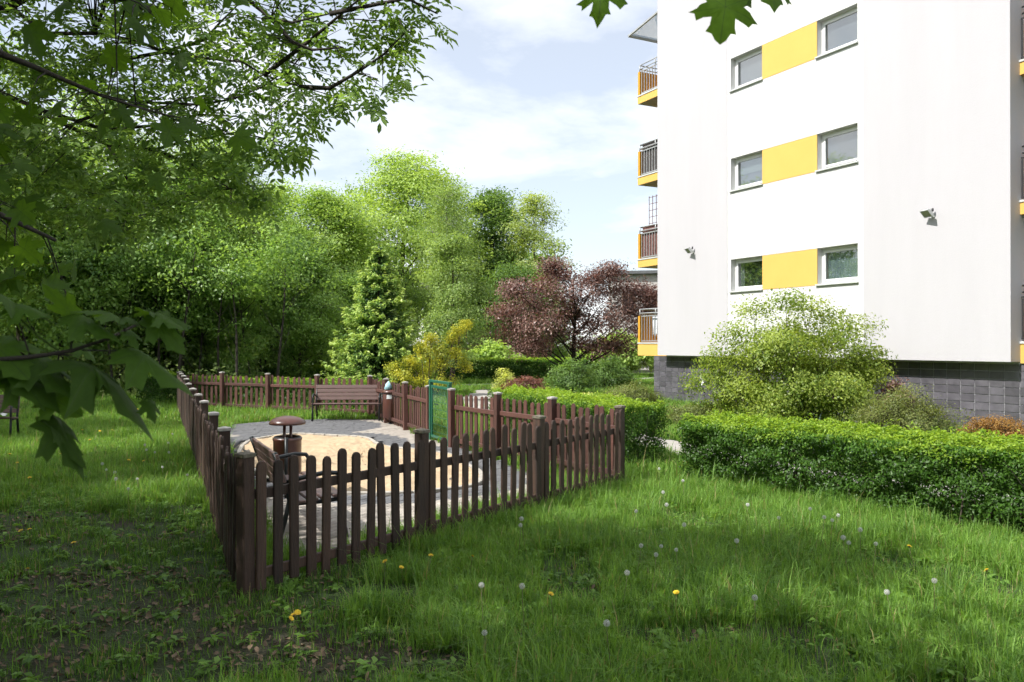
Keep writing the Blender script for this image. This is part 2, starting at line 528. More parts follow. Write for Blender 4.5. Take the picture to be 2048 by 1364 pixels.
def maple_mat():
    m, t, b = new_mat("near_maple_leaf")
    out = t.nodes["Material Output"]
    at = t.nodes.new("ShaderNodeAttribute"); at.attribute_name = "vein"
    pw = t.nodes.new("ShaderNodeMath"); pw.operation = 'POWER'; pw.inputs[1].default_value = 9
    t.links.new(at.outputs["Fac"], pw.inputs[0])
    oi = t.nodes.new("ShaderNodeObjectInfo")
    r = t.nodes.new("ShaderNodeValToRGB")
    r.color_ramp.elements[0].color = (.050, .100, .014, 1); r.color_ramp.elements[1].color = (.085, .165, .022, 1)
    t.links.new(oi.outputs["Random"], r.inputs[0])
    tc = t.nodes.new("ShaderNodeTexCoord")
    no = t.nodes.new("ShaderNodeTexNoise"); no.inputs["Scale"].default_value = 7; no.inputs["Detail"].default_value = 5
    t.links.new(tc.outputs["Object"], no.inputs["Vector"])
    mr = t.nodes.new("ShaderNodeMapRange"); mr.inputs["To Min"].default_value = .72; mr.inputs["To Max"].default_value = 1.28
    t.links.new(no.outputs["Fac"], mr.inputs["Value"])
    hs = t.nodes.new("ShaderNodeHueSaturation"); t.links.new(mr.outputs[0], hs.inputs["Value"]); t.links.new(r.outputs[0], hs.inputs["Color"])
    mx = t.nodes.new("ShaderNodeMix"); mx.data_type = 'RGBA'
    mx.inputs[7].default_value = (.10, .17, .04, 1)
    t.links.new(pw.outputs[0], mx.inputs[0]); t.links.new(hs.outputs[0], mx.inputs[6])
    t.links.new(mx.outputs[2], b.inputs["Base Color"])
    b.inputs["Roughness"].default_value = .55
    b.inputs["Specular IOR Level"].default_value = .2
    tr = t.nodes.new("ShaderNodeBsdfTranslucent")
    m2 = t.nodes.new("ShaderNodeMix"); m2.data_type = 'RGBA'; m2.blend_type = 'MULTIPLY'; m2.inputs[0].default_value = 1
    m2.inputs[7].default_value = (2.2, 2.1, .8, 1)
    t.links.new(hs.outputs[0], m2.inputs[6])
    m3 = t.nodes.new("ShaderNodeMix"); m3.data_type = 'RGBA'; m3.inputs[7].default_value = (.04, .075, .012, 1)
    t.links.new(pw.outputs[0], m3.inputs[0]); t.links.new(m2.outputs[2], m3.inputs[6])
    t.links.new(m3.outputs[2], tr.inputs[0])
    ms = t.nodes.new("ShaderNodeMixShader"); ms.inputs[0].default_value = .5
    t.links.new(b.outputs[0], ms.inputs[1]); t.links.new(tr.outputs[0], ms.inputs[2])
    t.links.new(ms.outputs[0], out.inputs[0])
    return m
M["maple_near"] = maple_mat()

def inpoly(x, y, poly):
    x = np.asarray(x); y = np.asarray(y)
    ins = np.zeros(x.shape, bool)
    n = len(poly)
    j = n - 1
    for i in range(n):
        xi, yi = poly[i]; xj, yj = poly[j]
        c = ((yi > y) != (yj > y)) & (x < (xj - xi) * (y - yi) / (yj - yi + 1e-12) + xi)
        ins ^= c
        j = i
    return ins

def polydist(x, y, poly):
    d = np.full(np.shape(x), 1e9)
    n = len(poly)
    for i in range(n):
        ax, ay = poly[i]; bx, by = poly[(i + 1) % n]
        dx, dy = bx - ax, by - ay
        t = np.clip(((x - ax) * dx + (y - ay) * dy) / (dx * dx + dy * dy + 1e-12), 0, 1)
        d = np.minimum(d, np.hypot(x - ax - t * dx, y - ay - t * dy))
    return d

def smooth_loop(pts, n=6):
    out = []
    m = len(pts)
    for i in range(m):
        p0, p1, p2, p3 = (np.array(pts[(i + k - 1) % m]) for k in range(4))
        for s in range(n):
            t = s / n
            out.append(tuple(.5 * ((2 * p1) + (-p0 + p2) * t + (2 * p0 - 5 * p1 + 4 * p2 - p3) * t * t + (-p0 + 3 * p1 - 3 * p2 + p3) * t ** 3)))
    return out

# ------------------------------------------------------------------ the setting: lawn, sand, paving, paths
lawn = MB()
lawn.add([(-500, -200, 0), (500, -200, 0), (500, 900, 0), (-500, 900, 0)], [(0, 1, 2, 3)])
tag(lawn.build("lawn", M["lawn"]), "grassy lawn and soil running back to the wood", "lawn", kind="structure")

sand_px = [(496, 887), (545, 876), (595, 871), (640, 873), (700, 876), (735, 880), (765, 896), (830, 903), (903, 914), (928, 931), (957, 946), (963, 960), (950, 975),
           (898, 983), (826, 990), (732, 993), (650, 988), (560, 968), (500, 940), (478, 912)]
SAND = smooth_loop([G(*p) for p in sand_px], 5)
pave_px = [(440, 868), (470, 852), (540, 845), (640, 841), (757, 842), (802, 853), (842, 876), (900, 893), (1000, 925), (1082, 962), (1075, 1000), (965, 1022), (850, 1055),
           (700, 1098), (610, 1128), (552, 1100), (520, 1040), (492, 960), (455, 905)]
PAVE = [G(*p) for p in pave_px]

def sheet(name, poly, z, mat):
    mb = MB()
    mb.add([(x, y, z) for x, y in poly], [tuple(range(len(poly)))])
    return mb.build(name, mat)
bed = tag(sheet("paving", PAVE[::-1] if False else PAVE, .004, M["bed"]), "grey block paving round the sandpit", "paving", kind="structure")
# make sure the sheet faces up
for o in (bed,):
    if o.data.polygons[0].normal.z < 0:
        o.data.flip_normals()

rng = np.random.default_rng(5)
sc = np.mean(np.array(SAND), 0)
rings = 30
co = [(sc[0], sc[1], .05)]
for k in range(1, rings + 1):
    for (x, y) in SAND:
        t = k / rings
        px_, py_ = sc[0] + (x - sc[0]) * t, sc[1] + (y - sc[1]) * t
        z = .035 + .022 * math.sin(px_ * 5.1 + py_ * 3.3) * math.sin(py_ * 4.7 - px_ * 2.2) + rng.normal() * .016
        co.append((px_, py_, z if k < rings else .02))
n = len(SAND)
fs = [(0, 1 + i, 1 + (i + 1) % n) for i in range(n)]
for k in range(rings - 1):
    for i in range(n):
        j = (i + 1) % n
        fs.append((1 + k * n + i, 1 + (k + 1) * n + i, 1 + (k + 1) * n + j, 1 + k * n + j))
mb = MB(); mb.add(co, fs, True)
so = mb.build("sand", M["sand"])
if so.data.polygons[0].normal.z < 0: so.data.flip_normals()
tag(so, "rippled yellow sand filling the sandpit", "sand", kind="structure")

# pavers: one by one near the camera, the far ones joined
ang = math.atan2(4.70, 3.37)
ca, sa = math.cos(ang), math.sin(ang)
PITCH_U, PITCH_V = .206, .106
us, vs_ = np.meshgrid(np.arange(-40, 110), np.arange(-120, 160), indexing='ij')
uu = us * PITCH_U + (vs_ % 2) * PITCH_U * .5
vv = vs_ * PITCH_V
pxx = -2.0 + uu * ca - vv * sa
pyy = 7.0 + uu * sa + vv * ca
ok = inpoly(pxx, pyy, PAVE) & ((~inpoly(pxx, pyy, SAND)) & (polydist(pxx, pyy, SAND) > .12))
pxx, pyy = pxx[ok], pyy[ok]
dS = polydist(pxx, pyy, SAND)
dcx, dcy = G(600, 857)
dark = (dS < .62) | ((((pxx - dcx) / 1.75) ** 2 + ((pyy - dcy) / 1.9) ** 2) < 1)
order = np.argsort(pxx ** 2 + pyy ** 2)
def paver_mesh(mat):
    mb = MB(); mb.cbox(-.1, .1, -.05, .05, 0, .03, .006)
    return mb.mesh("paver", mat)
pm = (paver_mesh(M["paver"]), paver_mesh(M["paver_d"]))
rng = np.random.default_rng(6)
for i in order[:290]:
    link("paver", pm[int(dark[i])], bed, loc=(pxx[i], pyy[i], .006 + rng.uniform(0, .006)), rot=(rng.normal() * .012, rng.normal() * .012, ang + rng.normal() * .008))
for flag, mt in ((False, M["paver"]), (True, M["paver_d"])):
    sel = [i for i in order[290:] if bool(dark[i]) == flag]
    mb = MB()
    for i in sel:
        m4 = Matrix.Translation((pxx[i], pyy[i], .006 + rng.uniform(0, .006))) @ Matrix.Rotation(ang + rng.normal() * .008, 4, 'Z')
        mb.box(-.1, .1, -.05, .05, 0, .03, m4)
    o = mb.build("paver_field", mt, bed); o["kind"] = "stuff"
# edging stones round the sand
k = 0
acc = 0.0
for i in range(0, n, 2):
    a = np.array(SAND[i]); b = np.array(SAND[(i + 2) % n])
    d = np.linalg.norm(b - a)
    if d < .05: continue
    mb = MB(); mb.cbox(-d / 2 + .006, d / 2 - .006, -.035, .035, 0, .055, .008)
    c = (a + b) / 2
    mb.build("edging_stone", M["edging"], bed, loc=(c[0], c[1], .004), rot=(0, 0, math.atan2(b[1] - a[1], b[0] - a[0])))

# paths
def strip(name, pts, w, z, mat, label):
    mb = MB()
    L, Rr = [], []
    for i, p in enumerate(pts):
        a = np.array(pts[max(i - 1, 0)]); b = np.array(pts[min(i + 1, len(pts) - 1)])
        d = (b - a) / np.linalg.norm(b - a)
        nrm = np.array((-d[1], d[0]))
        L.append((*(np.array(p) + nrm * w / 2), z)); Rr.append((*(np.array(p) - nrm * w / 2), z))
    m = len(pts)
    mb.add(Rr + L, [(i, i + 1, m + i + 1, m + i) for i in range(m - 1)])
    o = mb.build(name, mat)
    return tag(o, label, "path", kind="structure")
PATH1 = [(8.3, 6.3), (6.25, 8.9), (4.1, 11.6), (2.95, 14.4), (1.5, 18), (-.6, 22), (-1.2, 27), (-.8, 33)]
strip("path", PATH1, 1.3, .008, M["concrete"], "pale concrete path behind the clipped hedge")
PATH2 = [(-12, 33.5), (-4, 35.2), (2, 38.5), (8, 44), (16, 52)]
strip("path", PATH2, 2.6, .012, M["concrete"], "pale access path in front of the far hedge")

# ------------------------------------------------------------------ apartment building
bld = empty("apartment_building", (4.6, 26.0, 0), math.atan2(-.888, .46))
tag(bld, "white apartment block with yellow bands between its gable windows", "building")
ULEN, HT, ZB = 11.16, 13.6, 1.50
WIN_U = [(3.31, 4.515), (6.37, 7.57)]
WIN_Z = [(3.29, 4.21), (6.10, 7.03), (8.90, 9.83), (11.65, 12.58)]
mb = MB(); mb.box(0, 3.17, -.012, .3, ZB, HT).build("wall_panel", M["white_b"], bld)
mb = MB(); mb.box(7.74, ULEN, -.012, .3, ZB, HT).build("wall_panel", M["white_b"], bld)
mb = MB()
mb.box(3.17, 3.31, 0, .3, ZB, HT); mb.box(7.57, 7.74, 0, .3, ZB, HT); mb.box(4.515, 6.37, .012, .3, ZB, HT)
zz = ZB
for (z0, z1) in WIN_Z:
    for (u0, u1) in WIN_U:
        mb.box(u0, u1, 0, .3, zz, z0)
    mb.box(4.515, 6.37, 0, .012, zz, z0)
    zz = z1
for (u0, u1) in WIN_U:
    mb.box(u0, u1, 0, .3, zz, HT)
mb.box(4.515, 6.37, 0, .012, zz, HT)
mb.build("wall", M["white_a"], bld)
mb = MB(); mb.box(.05, ULEN - .0, .30, 13, 1.45, HT - .1); mb.build("body", M["white_b"], bld)
mb = MB(); mb.box(-.15, ULEN + .15, -.1, 13.1, HT, HT + .2); mb.build("roof", M["far_roof"], bld)
for (z0, z1) in WIN_Z:
    mb = MB(); mb.box(4.515, 6.37, -.003, .0115, z0 + .01, z1 - .01); mb.build("yellow_panel", M["yellow"], bld)
# plinth: backing wall with single tiles
PL0, PL1 = -.65, 13.2
mb = MB(); mb.box(PL0 + .012, PL1, .345, 12.6, 0, 1.449); mb.build("plinth", M["grout"], bld)
TW, TH = .31, .163
ncol = int((PL1 - PL0) / TW)
rng = np.random.default_rng(8)
mbt = MB(); mbt.cbox(0, TW - .012, -.012, 0, 0, TH - .012, .003)
tm = mbt.mesh("tile", M["tile"])
low = MB()
for r in range(9):
    for c in range(ncol):
        u, z = PL0 + c * TW, .004 + r * TH
        z_top = z + TH
        if z_top > 1.49: continue
        if r >= 2 and not (u > 12.4):
            link("tile", tm, bld, loc=(u, .344 - rng.uniform(0, .003), z), rot=(rng.normal() * .002, 0, rng.normal() * .003))
        else:
            low.box(u, u + TW - .008, .333, .344, z, z + TH - .008)
# return side of the plinth corner, joined
for r in range(9):
    for c in range(20):
        low.box(PL0 - .001, PL0 + .011, .36 + c * TW, .36 + c * TW + TW - .008, .004 + r * TH, .004 + r * TH + TH - .008)
o = low.build("tile_field", M["tile"], bld); o["kind"] = "stuff"
mb = MB(); mb.box(1.62, 1.78, .325, .333, .62, .90); mb.build("meter_plate", M["upvc"], bld)

# windows
def window(u0, u1, z0, z1, style):
    f = MB()
    t = .06
    y0, y1 = .17, .235
    f.box(u0, u0 + t, y0, y1, z0 + .03, z1); f.box(u1 - t, u1, y0, y1, z0 + .03, z1)
    f.box(u0 + t, u1 - t, y0, y1, z1 - t, z1); f.box(u0 + t, u1 - t, y0, y1, z0 + .03, z0 + .03 + t)
    fo = f.build("window", M["upvc"], bld)
    s = MB(); a = t + .005; b = .05
    ys0, ys1 = .155, .215
    s.box(u0 + a, u0 + a + b, ys0, ys1, z0 + .1, z1 - a); s.box(u1 - a - b, u1 - a, ys0, ys1, z0 + .1, z1 - a)
    s.box(u0 + a + b, u1 - a - b, ys0, ys1, z1 - a - b, z1 - a); s.box(u0 + a + b, u1 - a - b, ys0, ys1, z0 + .1, z0 + .1 + b)
    s.build("sash", M["upvc"], fo)
    g = MB(); g.box(u0 + a + b, u1 - a - b, .18, .188, z0 + .15, z1 - a - b); g.build("pane", M["glass"], fo)
    si = MB(); si.cbox(u0 - .03, u1 + .03, -.055, .17, z0 - .012, z0 + .028, .006); si.build("sill", M["sill"], fo)
    bk = MB(); bk.box(u0, u1, .285, .298, z0, z1); bk.build("room_back", M["room"], fo)
    if style == "curtain":
        c = MB(); nn = 60
        vs = []
        for i in range(nn + 1):
            x = u0 + t + (u1 - u0 - 2 * t) * i / nn
            y = .258 + .012 * math.sin(i * 1.35) + .006 * math.sin(i * .5)
            vs += [(x, y, z0 + .05), (x, y, z1 - .05)]
        c.add(vs, [(2 * i, 2 * i + 2, 2 * i + 3, 2 * i + 1) for i in range(nn)], True)
        c.build("curtain", M["curtain"], fo)
    elif style == "blind":
        c = MB(); c.box(u0 + t, u1 - t, .25, .256, z0 + .05, z1 - .05); c.build("blind", M["blind"], fo)
    elif style == "half":
        zm = z0 + (z1 - z0) * .5
        c = MB(); c.box(u0 + t, u1 - t, .25, .256, zm, z1 - .05); c.build("blind", M["blind_b"], fo)
        c = MB(); c.box(u0 + t, u1 - t, .27, .276, z0 + .05, zm - .002); c.build("lower_blind", M["blind"], fo)
    elif style == "plant":
        c = MB(); c.box(u0 + t, u0 + t + .22, .25, .256, z0 + .05, z1 - .05); c.build("side_curtain", M["blind"], fo)
        r2 = np.random.default_rng(3)
        cc = np.stack([r2.uniform(u0 + .4, u1 - .1, 26), np.full(26, .255), r2.uniform(z0 + .15, z1 - .2, 26)], 1)
        a5 = foliage(r2, cc, .07, 9, .06, .035, flat=1)
        a5[0][:, 1] = np.clip(a5[0][:, 1], .235, .28)
        link("sill_plant", leaf_mesh("sill_plant", *a5, M["lf_iris"]), fo)
styles = [("plant", "curtain"), ("half", "blind"), ("blind", "blind"), ("blind", "curtain")]
for (zz_, st) in zip(WIN_Z, styles):
    for (uu_, s) in zip(WIN_U, st):
        window(*uu_, *zz_, s)

# balconies
def balcony(u0, u1, w0, w1, zb, zc, zt, side, fill=None):
    """u0 is the outer edge, u1 the facade; the end facing the camera lies at w0"""
    sgn = 1 if u1 > u0 else -1
    lo, hi = min(u0, u1), max(u0, u1)
    b = MB(); b.box(lo, hi, w0, w1, zb, zc - .05)
    bo = b.build("balcony", M["yellow"], bld)
    s = MB(); s.box(lo + .02, hi - .001, w0 + .02, w1 - .02, zb - .004, zb - .001); s.build("soffit", M["soffit"], bo)
    c = MB(); c.cbox(lo - .01, hi, w0 - .02, w0 + .14, zc - .049, zc, .008); c.build("ledge", M["sill"], bo)
    p = MB(); p.box(u0, u0 + sgn * .10, w0 + .01, w1, zc + .001, zt)
    p.build("parapet", M["yellow_deep"], bo)
    rm = M["railing"] if side == 'far' else M["dark_rail"]
    a, e = sorted((u0 + sgn * .16, u1 - sgn * .02))
    nb = 11
    for i in range(nb):
        x = a + (e - a) * i / (nb - 1)
        q = MB(); q.box(x - .011, x + .011, w0 + .04, w0 + .062, zc + .05, zt - .03); q.build("bar", rm, bo)
    for z in (zc + .035, zt - .02):
        q = MB(); q.box(a - .02, e + .02, w0 + .036, w0 + .066, z, z + .03); q.build("rail", rm, bo)
    for z in (zt + .09, zt + .22):
        q = MB(); q.tube([(e, w0 + .05, z), (lo + .05 if sgn > 0 else hi - .05, w0 + .05, z), (lo + .05 if sgn > 0 else hi - .05, w1, z)] if sgn > 0 else
                         [(a, w0 + .05, z), (hi - .05, w0 + .05, z), (hi - .05, w1, z)], .02, 6)
        q.build("handrail", rm, bo)
    if sgn > 0:
        q = MB(); q.tube([(lo + .05, w0 + .05, zt), (lo + .05, w0 + .05, zt + .22)], .018, 6)
        q.tube([(lo + .9, w0 + .05, zt), (lo + .9, w0 + .05, zt + .22)], .018, 6); q.build("rail_post", rm, bo)
    if fill is not None:
        q = MB(); nn = 40
        vs = []
        for i in range(nn + 1):
            x = a + (e - a) * i / nn
            y = w0 + .085 + .006 * (i % 2)
            vs += [(x, y, zc + .06), (x, y, zt + .23)]
        q.add(vs, [(2 * i, 2 * i + 2, 2 * i + 3, 2 * i + 1) for i in range(nn)])
        q.build("reed_screen", M[fill], bo)
    return bo
LEV = [(1.47, 1.90, 2.78), (4.40, 4.68, 5.52), (7.15, 7.44, 8.27), (9.86, 10.14, 10.93)]
fills = [None, "reed_red", "reed_grey", None]
for (zb, zc, zt), fl in zip(LEV, fills):
    balcony(-1.56, .049, .36, 3.6, zb, zc, zt, 'far', fl)
for (zb, zc, zt) in LEV:
    balcony(12.5, ULEN + .001, .30, 3.4, zb, zc, zt, 'near', None)
# glass roof over the top balcony
cano = MB()
cano.box(-1.95, .0, .3, 3.7, 12.30, 12.312, Matrix.Identity(4))
m4 = Matrix.Translation((-1.95, 0, 12.30)) @ Matrix.Rotation(-R(9), 4, 'Y') @ Matrix.Translation((1.95, 0, -12.30))
cano = MB(); cano.box(-1.95, .0, .3, 3.7, 12.31, 12.322, m4)
co_ = cano.build("canopy_sheet", M["glass"], bld)
fr = MB()
for w in (.3, 2.0, 3.7):
    fr.box(-1.95, .0, w - .03, w + .03, 12.25, 12.308, m4)
fr.box(-2.0, -1.952, .27, 3.73, 12.24, 12.32, m4)
fr.build("canopy_frame", M["railing"], bld)
po = MB(); po.tube([(-1.5, 1.2, 10.1), (-1.5, 1.2, 12.32)], .025, 8); po.build("canopy_post", M["railing"], bld)

BM = Matrix.Translation((4.6, 26.0, 0)) @ Matrix.Rotation(math.atan2(-.888, .46), 4, 'Z')
def bpos(u, w, z): return BM @ Vector((u, w, z))
# trellis on the second balcony
tr_o = empty("trellis", bpos(-1.05, .44, 5.76), math.atan2(-.888, .46))
tag(tr_o, "thin square-mesh trellis above the red-screened balcony", "trellis")
for i in range(6):
    mb = MB(); mb.box(i * .19 - .008, i * .19 + .008, 0, .016, 0, .95); mb.build("upright", M["reed_red"], tr_o)
for i in range(5):
    mb = MB(); mb.box(-.01, .98, .017, .03, .04 + i * .215, .056 + i * .215); mb.build("crossbar", M["reed_red"], tr_o)
# laundry on the lowest balcony
for j, (u, wd, z0, z1, mt, lb) in enumerate([(-.78, .34, 2.12, 2.76, "cloth_w", "white garment hung on the lowest balcony beside its yellow parapet"),
                                          (-.34, .30, 2.05, 2.86, "cloth_b", "pale blue cloth hung on the lowest balcony next to the wall")]):
    mb = MB(); vs = []
    for i in range(15):
        x = -wd / 2 + wd * i / 14
        for k2 in range(8):
            t = k2 / 7
            vs.append((x * (1 - .25 * t * (1 if j == 0 else -.2)), .02 * math.sin(i * .9 + k2 * .3) * (.3 + t), (z1 - z0) * (1 - t) + .05 * math.sin(i * .7) * t))
    fs = [(i * 8 + k2, i * 8 + k2 + 1, (i + 1) * 8 + k2 + 1, (i + 1) * 8 + k2) for i in range(14) for k2 in range(7)]
    mb.add(vs, fs, True)
    o = mb.build("laundry", M[mt], loc=bpos(u, .50, z0), rot=(0, 0, math.atan2(-.888, .46)))
    so_ = o.modifiers.new("thickness", 'SOLIDIFY'); so_.thickness = .004
    tag(o, lb, "laundry")

# floodlights on the gable
def floodlight(px, py, label):
    # find u on the gable plane
    dx = px - CX
    u = (26 * dx - 1650 * 4.6) / (759 + .888 * dx)
    Yd = 26 - .888 * u
    z = EYE + (HY - py) / F * Yd
    o = empty("floodlight", bpos(u, -.012, z), math.atan2(-.888, .46))
    o.scale = (.78, .78, .78)
    tag(o, label, "floodlight", "floodlights on the white gable")
    mb = MB(); mb.cbox(-.05, .05, -.03, 0, -.07, .05, .005); mb.build("wall_bracket", M["lamp_body"], o)
    mb = MB(); mb.tube([(0, -.02, .0), (0, -.10, .02), (0, -.16, .05)], .018, 6); mb.build("arm", M["lamp_body"], o)
    m = Matrix.Translation((-.03, -.20, .06)) @ Matrix.Rotation(R(-14), 4, 'Z') @ Matrix.Rotation(R(42), 4, 'X')
    mb = MB()
    # tapered housing, open face forward (-y)
    fw, fh, bw, bh, d = .15, .115, .11, .075, .10
    vs = [(-fw, -d / 2, -fh), (fw, -d / 2, -fh), (fw, -d / 2, fh), (-fw, -d / 2, fh), (-bw, d / 2, -bh), (bw, d / 2, -bh), (bw, d / 2, bh), (-bw, d / 2, bh)]
    mb.add([m @ Vector(p) for p in vs], [(0, 1, 2, 3), (5, 4, 7, 6), (0, 4, 5, 1), (1, 5, 6, 2), (2, 6, 7, 3), (3, 7, 4, 0)])
    h = mb.build("housing", M["lamp_body"], o)
    mb = MB(); t = .018
    mb.box(-fw, fw, -d / 2 - .02, -d / 2 - .001, fh - t, fh, m); mb.box(-fw, fw, -d / 2 - .02, -d / 2 - .001, -fh, -fh + t, m)
    mb.box(-fw, -fw + t, -d / 2 - .02, -d / 2 - .001, -fh + t, fh - t, m); mb.box(fw - t, fw, -d / 2 - .02, -d / 2 - .001, -fh + t, fh - t, m)
    mb.build("bezel", M["lamp_body"], h)
    mb = MB(); mb.box(-fw + t, fw - t, -d / 2 - .008, -d / 2 - .001, -fh + t, fh - t, m); mb.build("lens", M["lamp_glass"], h)
    mb = MB(); mb.lathe([(0, .05), (.022, .045), (.03, .02), (.03, -.03), (.02, -.05), (0, -.05)], 10, (.05, -.10, .13)); mb.build("sensor", M["lamp_dark"], o)
floodlight(1388, 503, "small floodlight on the gable between far balconies and window column")
floodlight(1868, 430, "larger looking floodlight on the blank gable panel near the corner")

# far building behind the plum tree
fb = empty("distant_house", (7.0, 60, 0), R(-14))
tag(fb, "grey rendered house with flat dark roof behind the plum tree", "building")
mb = MB(); mb.box(0, 14, 0, 10, 0, 6.9); mb.build("wall", M["far_wall"], fb)
mb = MB(); mb.box(-.35, 14.3, -.35, 10.3, 6.9, 7.12); mb.build("roof", M["far_roof"], fb)
for z in (1.0, 4.0):
    for x in (1.0, 2.6, 4.6, 6.4, 8.6, 10.6):
        mb = MB(); mb.box(x, x + .95, -.03, .05, z, z + 1.5); w_ = mb.build("window", M["far_frame"], fb)
        mb = MB(); mb.box(x + .08, x + .44, -.036, -.031, z + .08, z + 1.42); mb.box(x + .51, x + .87, -.036, -.031, z + .08, z + 1.42); mb.build("pane", M["far_win"], w_)

# ------------------------------------------------------------------ picket fence
PH, POSTH = .945, 1.075
def picket_mesh(name, mat, w=.088, th=.021, h=PH):
    r = w / 2
    out = [(-r, 0), (r, 0), (r, h - r)]
    for k in range(1, 6):
        t = math.pi * k / 6
        out.append((r * math.cos(t), h - r + r * math.sin(t)))
    out.append((-r, h - r))
    c = .006
    def ins(p):
        x, z = p
        if z <= h - r: return (x - math.copysign(c, x), z)
        d = math.hypot(x, z - (h - r)); s = (d - c) / d
        return (x * s, h - r + (z - (h - r)) * s)
    nn = len(out)
    vs = [(x, 0, z) for x, z in out] + [(x, -th + c, z) for x, z in out] + [(ins(p)[0], -th, ins(p)[1]) for p in out]
    fs = [tuple(range(nn))[::-1]]
    for k in range(2):
        for i in range(nn):
            j = (i + 1) % nn
            fs.append((k * nn + i, k * nn + j, (k + 1) * nn + j, (k + 1) * nn + i))
    fs.append(tuple(range(2 * nn, 3 * nn)))
    mb = MB(); mb.add(vs, fs)
    me = mb.mesh(name, mat)
    import bmesh
    bm = bmesh.new(); bm.from_mesh(me); bmesh.ops.recalc_face_normals(bm, faces=bm.faces); bm.to_mesh(me); bm.free()
    return me
PM = {k: picket_mesh("picket", M[k]) for k in ("wood", "wood_old")}
def post_meshes(mat, capm):
    a = MB(); a.cbox(-.05, .05, -.05, .05, -.02, POSTH - .02, .007)
    c = MB()
    c.cbox(-.058, .058, -.058, .058, POSTH - .04, POSTH - .012, .005)
    vs = [(-.058, -.058, POSTH - .012), (.058, -.058, POSTH - .012), (.058, .058, POSTH - .012), (-.058, .058, POSTH - .012), (0, 0, POSTH + .004)]
    c.add(vs, [(0, 1, 4), (1, 2, 4), (2, 3, 4), (3, 0, 4)])
    return a.mesh("post", mat), c.mesh("cap", capm)
POM = {"wood": post_meshes(M["wood"], M["capw"]), "wood_old": post_meshes(M["wood_old"], M["cap_old"])}

def fence(a, b, nposts, mk, label, seed, first=True, last=True, npick=11, outer=-1, capk=None, skip=0):
    """run from a to b; pickets stand on the outer side (right-hand side of a->b when outer = -1)"""
    a = np.array(a); b = np.array(b)
    d = b - a; L = np.linalg.norm(d)
    rz = math.atan2(d[1], d[0])
    o = empty("picket_fence", (a[0], a[1], 0), rz)
    tag(o, label, "fence", "runs of picket fence round the sandpit")
    r = random.Random(seed)
    pa = L / nposts
    for i in range(nposts + 1):
        if (i == 0 and not first) or (i == nposts and not last): continue
        pmesh, cmesh = POM[mk]
        if capk: cmesh = POM[capk][1]
        p = link("post", pmesh, o, loc=(i * pa, 0, r.uniform(-.015, .015)), rot=(r.gauss(0, .01), r.gauss(0, .01), r.gauss(0, .02)))
        link("cap", cmesh, p)
    for i in range(nposts):
        for z in (.12, .70):
            mb = MB(); mb.cbox(i * pa + .051, (i + 1) * pa - .051, -.018, .018, z, z + .075, .006)
            mb.build("rail", M[mk], o, loc=(0, outer * .032, r.uniform(-.006, .006)))
    tot = nposts * npick
    for k in range(tot - skip):
        u = (k + .5) / tot * L
        mesh = PM[mk]
        rot = (r.gauss(0, .012), r.gauss(0, .014), (0 if outer < 0 else math.pi) + r.gauss(0, .02))
        link("picket", mesh, o, loc=(u + r.gauss(0, .006), outer * .0525, .035 + r.gauss(0, .014)), rot=rot, scale=(r.uniform(.94, 1.06), 1, r.uniform(.985, 1.015)))
    return o
A = (-1.95, 6.05); B = (1.40, 10.72)
def top(px, py): # post position from the pixel of its top
    Y = F * (EYE - POSTH) / (py - HY)
    return ((px - CX) / F * Y, Y)
GA = (-1.06, 14.5); GB = (-1.58, 15.75)
D = (-3.55, 20.6)
C = (-9.55, 23.7)
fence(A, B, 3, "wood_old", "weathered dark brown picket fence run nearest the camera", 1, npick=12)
fence(B, GA, 3, "wood", "sunlit reddish picket fence run from near corner to green gate", 2, first=False, outer=-1, npick=9)
fence(GB, D, 3, "wood", "sunlit picket fence run behind the far bin and green gate", 3, outer=-1, npick=11)
fence(D, C, 4, "wood", "picket fence run along the back behind the far bench", 4, first=False, outer=-1, npick=9)
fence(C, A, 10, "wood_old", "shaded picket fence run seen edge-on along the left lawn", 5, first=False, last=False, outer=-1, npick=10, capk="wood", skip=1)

# green gate
gv = np.array(GB) - np.array(GA)
gl = np.linalg.norm(gv)
gate = empty("metal_gate", (GA[0], GA[1], 0), math.atan2(gv[1], gv[0]))
tag(gate, "green metal wire-mesh gate in the sunlit fence", "gate")
for x in (.12, gl - .12):
    mb = MB(); mb.cbox(x - .035, x + .035, -.035, .035, 0, 1.13, .005); mb.build("gate_post", M["gate"], gate)
for (z) in (.10, 1.03):
    mb = MB(); mb.cbox(.17, gl - .17, -.02, .02, z, z + .045, .004); mb.build("frame_bar", M["gate"], gate)
for x in (.19, gl - .19):
    mb = MB(); mb.cbox(x - .02, x + .02, -.019, .019, .146, 1.029, .004); mb.build("frame_bar", M["gate"], gate)
mb = MB(); mb.cbox(.05, gl - .05, -.03, .03, 1.131, 1.175, .004); mb.build("top_bar", M["gate"], gate)
nx = 12
for i in range(nx):
    x = .21 + (gl - .42) * (i + .5) / nx
    mb = MB(); mb.tube([(x, 0, .145), (x, 0, 1.03)], .0035, 4); mb.build("mesh_wire", M["gate"], gate)
for i in range(6):
    z = .22 + i * .14
    mb = MB(); mb.tube([(.21, .005, z), (gl - .21, .005, z)], .0035, 4); mb.build("mesh_wire", M["gate"], gate)
mb = MB(); mb.tube([(gl - .22, -.03, .72), (gl - .30, -.06, .72), (gl - .36, -.06, .71)], .012, 6); mb.build("handle", M["iron"], gate)

